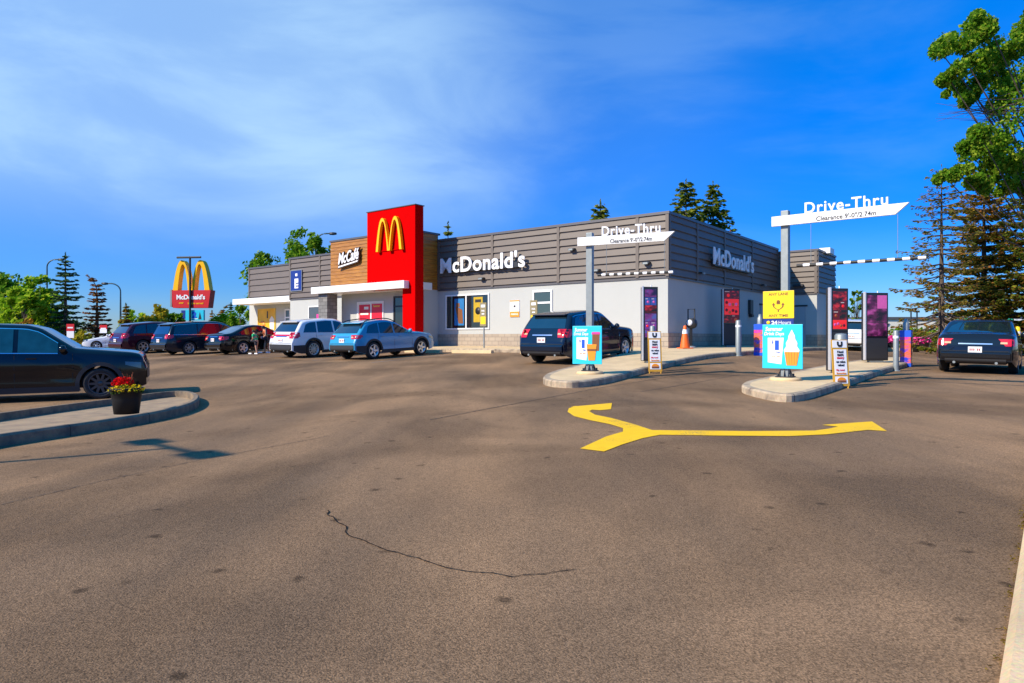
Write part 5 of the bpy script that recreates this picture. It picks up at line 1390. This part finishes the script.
mtree('leafy_tree', 136, 68, 310, 15, 72, 'bright green rounded tree above the maroon SUV roof', L_bright, 1900, .17, .15, 22, .1)
mtree('shrub', 240, 58, 327, 13, 58, 'yellow flowering shrub behind the black sedan', L_yel, 900, .15, .06, 14, .05, 'shrub', 'shrubs along the verge')
mtree('shrub', 22, 52, 322, 14, 59, 'orange yellow shrub over the black SUV roof', leafmat('leaf_orange',(.35,.14,.02),(.5,.25,.03),(.3,.3,.04)), 900, .14, .06, 14, .05, 'shrub', 'shrubs along the verge')
mtree('shrub', 80, 53, 333, 16, 60, 'yellow green shrub behind the white car', L_yel, 900, .14, .06, 14, .05, 'shrub', 'shrubs along the verge')
mtree('leafy_tree', 857, 48, 288, 9, 67, 'thin leafy tree between the two tall order screens', L_mid, 420, .10, .07, 60, .25, limb=.3)
# far wood line
rng = random.Random(77); m = MB()
for i in range(5200):
    X = rng.uniform(-190, 190); Y = 150+rng.uniform(0, 12); hmax = 2.6+1.6*sin(X*.11)+1.3*sin(X*.37+1)
    rq(m, Vector((X, Y, gz(X,Y)+rng.uniform(0, max(.8, hmax)))), rng.uniform(.35,.8), rng, .7)
struct(m.build('woods', leafmat('far_wood', (.03,.06,.02), (.06,.09,.03), (.12,.12,.05)), recalc=False), 'stuff')
# red flags/banners on posts at the left
def banner(px, ytop, ybot, Y, label):
    b = gp(px, Y); s = F_PX/Y
    t = thing('banner_sign', label, 'sign', b, 0, 'red verge signs')
    z1 = htop(ytop, Y, b); z0 = htop(ybot, Y, b)
    MB().tube([(0,0,0),(0,0,z1)], .05, 6).build('post', M_dkmetal, t)
    m = MB().box(-.28,.28,-.09,-.055,(z0+z1)/2,z1,0).box(-.26,.26,-.088,-.057,z0,(z0+z1)/2-.01,1).box(-.2,.2,-.095,-.0905,z1-.32,z1-.22,1); m.build('panel', [M_pred2, M_letter], t)
banner(71,324,338,50,'red and white verge sign at the foot of the tall dark spruce')
banner(104,325,333,52,'red verge sign in front of the browned spruce')
# right background: long pale store, green skips, hedge, flower tubs, yellow bollard
b = gp(925, 95)
t = thing('store_building', 'long pale low store with grey roof edge on the right horizon', 'building', b, 0)
zt_ = htop(319.5, 95, b)
MB().box(-10,14,0,12,-.5,zt_).build('wall', mat('store_cream',(.72,.68,.58),.8), t); MB().box(-10.2,14.2,-.2,12.2,zt_,zt_+.35).build('roof', M_cap, t)
MB().box(-10,14,-.05,-.001,-.5,1.4).build('base_band', mat('store_grey',(.3,.3,.3),.8), t)
g_ = MB().prism([(2,.0),(5.6,0),(5.6,zt_-.8),(3.8,zt_+.7),(2,zt_-.8)], -1.5, -.06).build('gable', mat('gable_grey',(.25,.2,.2),.8), t)
MB().lathe([(.001,-.02),(.5,-.02),(.5,0)], 14, (3.8,-1.51,zt_-.9), 'y').build('emblem', M_pred2, g_)
MB().text('Pharmacy', 2.6, .45, -6.3, zt_-.65, -.06, .05, 0, .03).build('lettering', M_ink, t)
for px, yt, lab in ((911,311,'thin pole left of the bare spruce trunk'),(917,312.5,'thin pole just right of another pole on the horizon')):
    q = gp(px, 88); t = thing('utility_pole', lab, 'pole', q, 0, 'poles on the right horizon'); hh_ = htop(yt, 88, q)
    MB().tube([(0,0,0),(0,0,hh_)], .09, 6).build('pole', M_dkmetal, t); MB().box(-.3,.3,-.1,.1,hh_,hh_+.25).build('lamp_head', M_dkmetal, t)
def skip(px, Y, ytop, wpx, label):
    q = gp(px, Y); w_ = wpx*Y/F_PX; h_ = htop(ytop, Y, q)
    t = thing('waste_container', label, 'skip', q, 0, 'green waste containers')
    M_g = mat('skip_green', (.02,.30,.14), .5, var=.15)
    MB().prism([(-w_/2*.94,.12),(w_/2*.94,.12),(w_/2,h_-.12),(-w_/2,h_-.12)], 0, 2.2).build('bin', M_g, t); MB().prismx([(-.08,h_-.118),(2.28,h_-.118),(2.28,h_+.05),(1.1,h_+.12),(-.08,h_-.02)], -w_/2-.04, w_/2+.04).build('lid', mat('skip_lid',(.04,.42,.22),.5), t)
    m = MB(); 
    for x in (-w_*.35, 0, w_*.35): m.box(x-.04,x+.04,-.05,-.002,.2,h_-.2)
    m.build('ribs', M_g, t)
skip(986, 42, 319.5, 15, 'green waste container behind the dark grey sedan roof')
skip(1003, 41.5, 318.5, 17, 'larger green waste container nearest the right edge')
def hedge(px0, px1, Y, ytop, label, seed):
    rng = random.Random(seed); a, b = gp(px0, Y), gp(px1, Y); h_ = htop(ytop, Y, a)
    t = thing('hedge', label, 'hedge', a, 0); m = MB(); W_ = b.x-a.x
    for i in range(2600):
        rq(m, Vector((rng.uniform(0, W_), rng.uniform(-.7,.7), abs(rng.random())**.7*h_*rng.uniform(.82,1.08))), rng.uniform(.07,.15), rng, .65)
    m.build('foliage', L_mid, t, recalc=False)
    m = MB()
    for i in range(12): x = W_*(i+.5)/12; m.tube([(x,0,-.1),(x+rng.uniform(-.2,.2),0,h_*.7)], .03, 5)
    m.build('stem', M_bark, t)
hedge(893, 970, 55, 328, 'long trimmed green hedge before the pale store', 81)
def ftub(px, py, Y, wpx, label):
    q = gp(px, Y); s = Y/F_PX; r = wpx/2*s; h_ = 9.5*s
    t = thing('flower_tub', label, 'flower pot', q, 0, 'black tubs of pink flowers by the far kerb')
    MB().lathe([(.001,0),(r*.7,0),(r*.95,h_*.95),(r,h_),(.001,h_*.95)], 18).build('tub', M_black, t)
    global rng
    rng = random.Random(int(px)); m = MB(); clump(m, 500, 0,0,h_*.95, r*1.25,r*1.25,h_*.62, .03,.07, 0); m.build('flowers', M_petal, t, recalc=False)
    m = MB(); clump(m, 120, 0,0,h_*.9, r*1.1,r*1.1,h_*.4, .03,.06, 0); m.build('leaves', M_fg, t, recalc=False)
M_petal = leafmat('petal_pink', (.5,.01,.2), (.8,.02,.3), (.9,.2,.5), .2)
ftub(923.5,349,38,12,'black tub of pink flowers right of the printed bollard cover')
ftub(916,350,36.5,8,'narrow black tub of pink flowers half behind the printed bollard cover')
ftub(892,349,38.5,11,'black tub of pink flowers behind the plain grey bollard')
q = gp(1017.5, 27)
t = thing('bollard', 'yellow bollard right of the dark grey sedan', 'bollard', q, 0, 'steel bollards along the drive lanes')
MB().lathe([(.10,0),(.10,1.2),(.07,1.28),(.001,1.3)], 16).build('post', M_pyel, t); MB().lathe([(.104,1.0),(.104,1.1)], 16).build('band', M_letter, t); MB().lathe([(.16,0),(.16,.012),(.1,.02)], 16).build('flange', M_galv, t)
q = gp(1022, 44)
t = thing('notice_panel', 'white and red notice panel beyond the yellow bollard', 'sign', q, 0)
hh_ = htop(319, 44, q); MB().tube([(0,.05,0),(0,.05,hh_)], .04, 6).build('post', M_galv, t); MB().box(-.5,.5,-.03,.0,hh_-1.3,hh_,0).box(-.4,.4,-.034,-.0305,hh_-.8,hh_-.2,1).build('panel', [M_letter, M_pred2], t)
# far kerb on the right
mb = MB()
pts = [(16,36),(21,38.2),(30,38),(45,35)]
for i in range(len(pts)-1):
    a, b2 = Vector(pts[i]), Vector(pts[i+1]); n = int((b2-a).length/1.5)+1
    for j in range(n):
        p0, p1 = a+(b2-a)*j/n, a+(b2-a)*(j+1)/n; d = (b2-a).normalized(); nn = Vector((-d.y, d.x))*.3
        q = [p0, p1, p1+nn, p0+nn]
        mb.add([(p.x,p.y,gz(p.x,p.y)+.15) for p in q]+[(p.x,p.y,gz(p.x,p.y)-.05) for p in q], [(0,1,2,3),(0,4,5,1),(2,6,7,3)])
struct(mb.build('kerb', M_conc))
patch('grass_verge', [(16.3,36.5),(21,38.7),(30,38.5),(45,35.5),(45,46),(20,46)], M_grass, .13)
# ------------------------------------------------------------------ light, sky, camera
w = bpy.data.worlds.new('World'); S.world = w; w.use_nodes = True
n, l = w.node_tree.nodes, w.node_tree.links
bg = n['Background']
sky = n.new('ShaderNodeTexSky'); sky.sky_type = 'NISHITA'; sky.sun_disc = False
sky.sun_elevation = EL; sun_dir = Vector((-SUN_H.x*cos(EL), -SUN_H.y*cos(EL), sin(EL)))
sky.sun_rotation = atan2(sun_dir.x, sun_dir.y)
sky.air_density = 1.0; sky.dust_density = .3; sky.ozone_density = 3.0; sky.altitude = 700
hs = n.new('ShaderNodeHueSaturation'); hs.inputs['Saturation'].default_value = 1.5; hs.inputs['Value'].default_value = 1.0
tint = n.new('ShaderNodeMix'); tint.data_type = 'RGBA'; tint.blend_type = 'MULTIPLY'; tint.inputs['Factor'].default_value = 1; tint.inputs['B'].default_value = (.55,1.32,1.5,1)
l.new(sky.outputs[0], hs.inputs['Color']); l.new(hs.outputs[0], tint.inputs['A'])
tc = n.new('ShaderNodeTexCoord')
sz = n.new('ShaderNodeSeparateXYZ'); l.new(tc.outputs['Generated'], sz.inputs[0])
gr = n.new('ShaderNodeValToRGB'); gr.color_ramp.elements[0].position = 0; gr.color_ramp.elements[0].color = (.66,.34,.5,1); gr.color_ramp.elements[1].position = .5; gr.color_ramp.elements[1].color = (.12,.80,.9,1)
ez = gr.color_ramp.elements.new(.8); ez.color = (1.6,1.85,1.4,1)  # overhead sky above the view, brightened as added fill to lift the shadows
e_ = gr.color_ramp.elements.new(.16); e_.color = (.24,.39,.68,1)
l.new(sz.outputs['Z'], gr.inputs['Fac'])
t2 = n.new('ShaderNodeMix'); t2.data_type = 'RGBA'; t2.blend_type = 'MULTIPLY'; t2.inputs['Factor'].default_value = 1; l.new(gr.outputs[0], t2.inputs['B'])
# thin high cloud: streaky noise over the dome, thicker toward the left
sep = n.new('ShaderNodeSeparateXYZ'); l.new(tc.outputs['Generated'], sep.inputs[0])
mp = n.new('ShaderNodeMapping'); mp.inputs['Rotation'].default_value = (0, radians(18), 0); mp.inputs['Scale'].default_value = (1.0,1.0,3.0)
l.new(tc.outputs['Generated'], mp.inputs['Vector'])
nz = n.new('ShaderNodeTexNoise'); nz.inputs['Scale'].default_value = 2.6; nz.inputs['Detail'].default_value = 8; nz.inputs['Roughness'].default_value = .55; nz.inputs['Distortion'].default_value = .4
l.new(mp.outputs[0], nz.inputs['Vector'])
cr = n.new('ShaderNodeMapRange'); cr.interpolation_type = 'SMOOTHSTEP'; cr.inputs['From Min'].default_value = .40; cr.inputs['From Max'].default_value = .66
l.new(nz.outputs['Fac'], cr.inputs['Value'])
def dotmask(v, a, b):
    d = n.new('ShaderNodeVectorMath'); d.operation = 'DOT_PRODUCT'; d.inputs[1].default_value = Vector(v).normalized(); l.new(tc.outputs['Generated'], d.inputs[0])
    m = n.new('ShaderNodeMapRange'); m.interpolation_type = 'SMOOTHSTEP'; m.inputs['From Min'].default_value = a; m.inputs['From Max'].default_value = b; l.new(d.outputs['Value'], m.inputs['Value'])
    return m.outputs[0]
m1 = dotmask((-.62,1,.33), .80, .985)
m2 = dotmask((-.02,1,.25), .90, 1.0)
m3 = dotmask((.30,1,.26), .90, 1.0)
m3n = n.new('ShaderNodeMath'); m3n.operation = 'MULTIPLY'; l.new(m3, m3n.inputs[0]); l.new(cr.outputs[0], m3n.inputs[1])
m3s = n.new('ShaderNodeMath'); m3s.operation = 'MULTIPLY_ADD'; l.new(m3n.outputs[0], m3s.inputs[0]); m3s.inputs[1].default_value = .14; l.new(m1, m3s.inputs[2])
ma = n.new('ShaderNodeMath'); ma.operation = 'MULTIPLY_ADD'; l.new(m2, ma.inputs[0]); ma.inputs[1].default_value = .14; l.new(m3s.outputs[0], ma.inputs[2])
mm_ = n.new('ShaderNodeMath'); mm_.operation = 'MULTIPLY_ADD'; mm_.inputs[1].default_value = .32; mm_.inputs[2].default_value = .60; l.new(cr.outputs[0], mm_.inputs[0])
mk = n.new('ShaderNodeMath'); mk.operation = 'MULTIPLY'; mk.use_clamp = True; l.new(ma.outputs[0], mk.inputs[0]); l.new(mm_.outputs[0], mk.inputs[1])
mk2 = n.new('ShaderNodeMath'); mk2.operation = 'MULTIPLY'; mk2.inputs[1].default_value = .95; zf = n.new('ShaderNodeMapRange'); zf.interpolation_type = 'SMOOTHSTEP'; zf.inputs['From Min'].default_value = .05; zf.inputs['From Max'].default_value = .24; l.new(sz.outputs['Z'], zf.inputs['Value'])
mz = n.new('ShaderNodeMath'); mz.operation = 'MULTIPLY'; l.new(zf.outputs[0], mz.inputs[0]); l.new(mk.outputs[0], mz.inputs[1]); l.new(mz.outputs[0], mk2.inputs[0])
cm = n.new('ShaderNodeMix'); cm.data_type = 'RGBA'; cm.inputs['B'].default_value = (2.7,4.2,5.9,1)
l.new(mk2.outputs[0], cm.inputs['Factor'])
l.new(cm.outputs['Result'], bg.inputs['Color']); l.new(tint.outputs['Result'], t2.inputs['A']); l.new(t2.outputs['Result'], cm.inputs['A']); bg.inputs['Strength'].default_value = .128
sl = bpy.data.lights.new('sun', 'SUN'); sl.energy = 4.8; sl.angle = radians(.55); sl.color = (1,.87,.67)
so = bpy.data.objects.new('sun', sl); COL.objects.link(so)
so.rotation_euler = Vector(sun_dir).to_track_quat('Z', 'Y').to_euler()
cd = bpy.data.cameras.new('camera'); cam = bpy.data.objects.new('camera', cd); COL.objects.link(cam)
cam.location = (0,0,E); cam.rotation_euler = (pi/2,0,0); cd.sensor_width = 36; cd.lens = 36*F_PX/1024; cd.shift_y = -2.5/1024
cd.clip_start = .05; cd.clip_end = 4000; S.camera = cam
S.view_settings.view_transform = 'Standard'; S.view_settings.look = 'None'; S.view_settings.gamma = 1; S.view_settings.exposure = .5
S.view_settings.use_curve_mapping = False
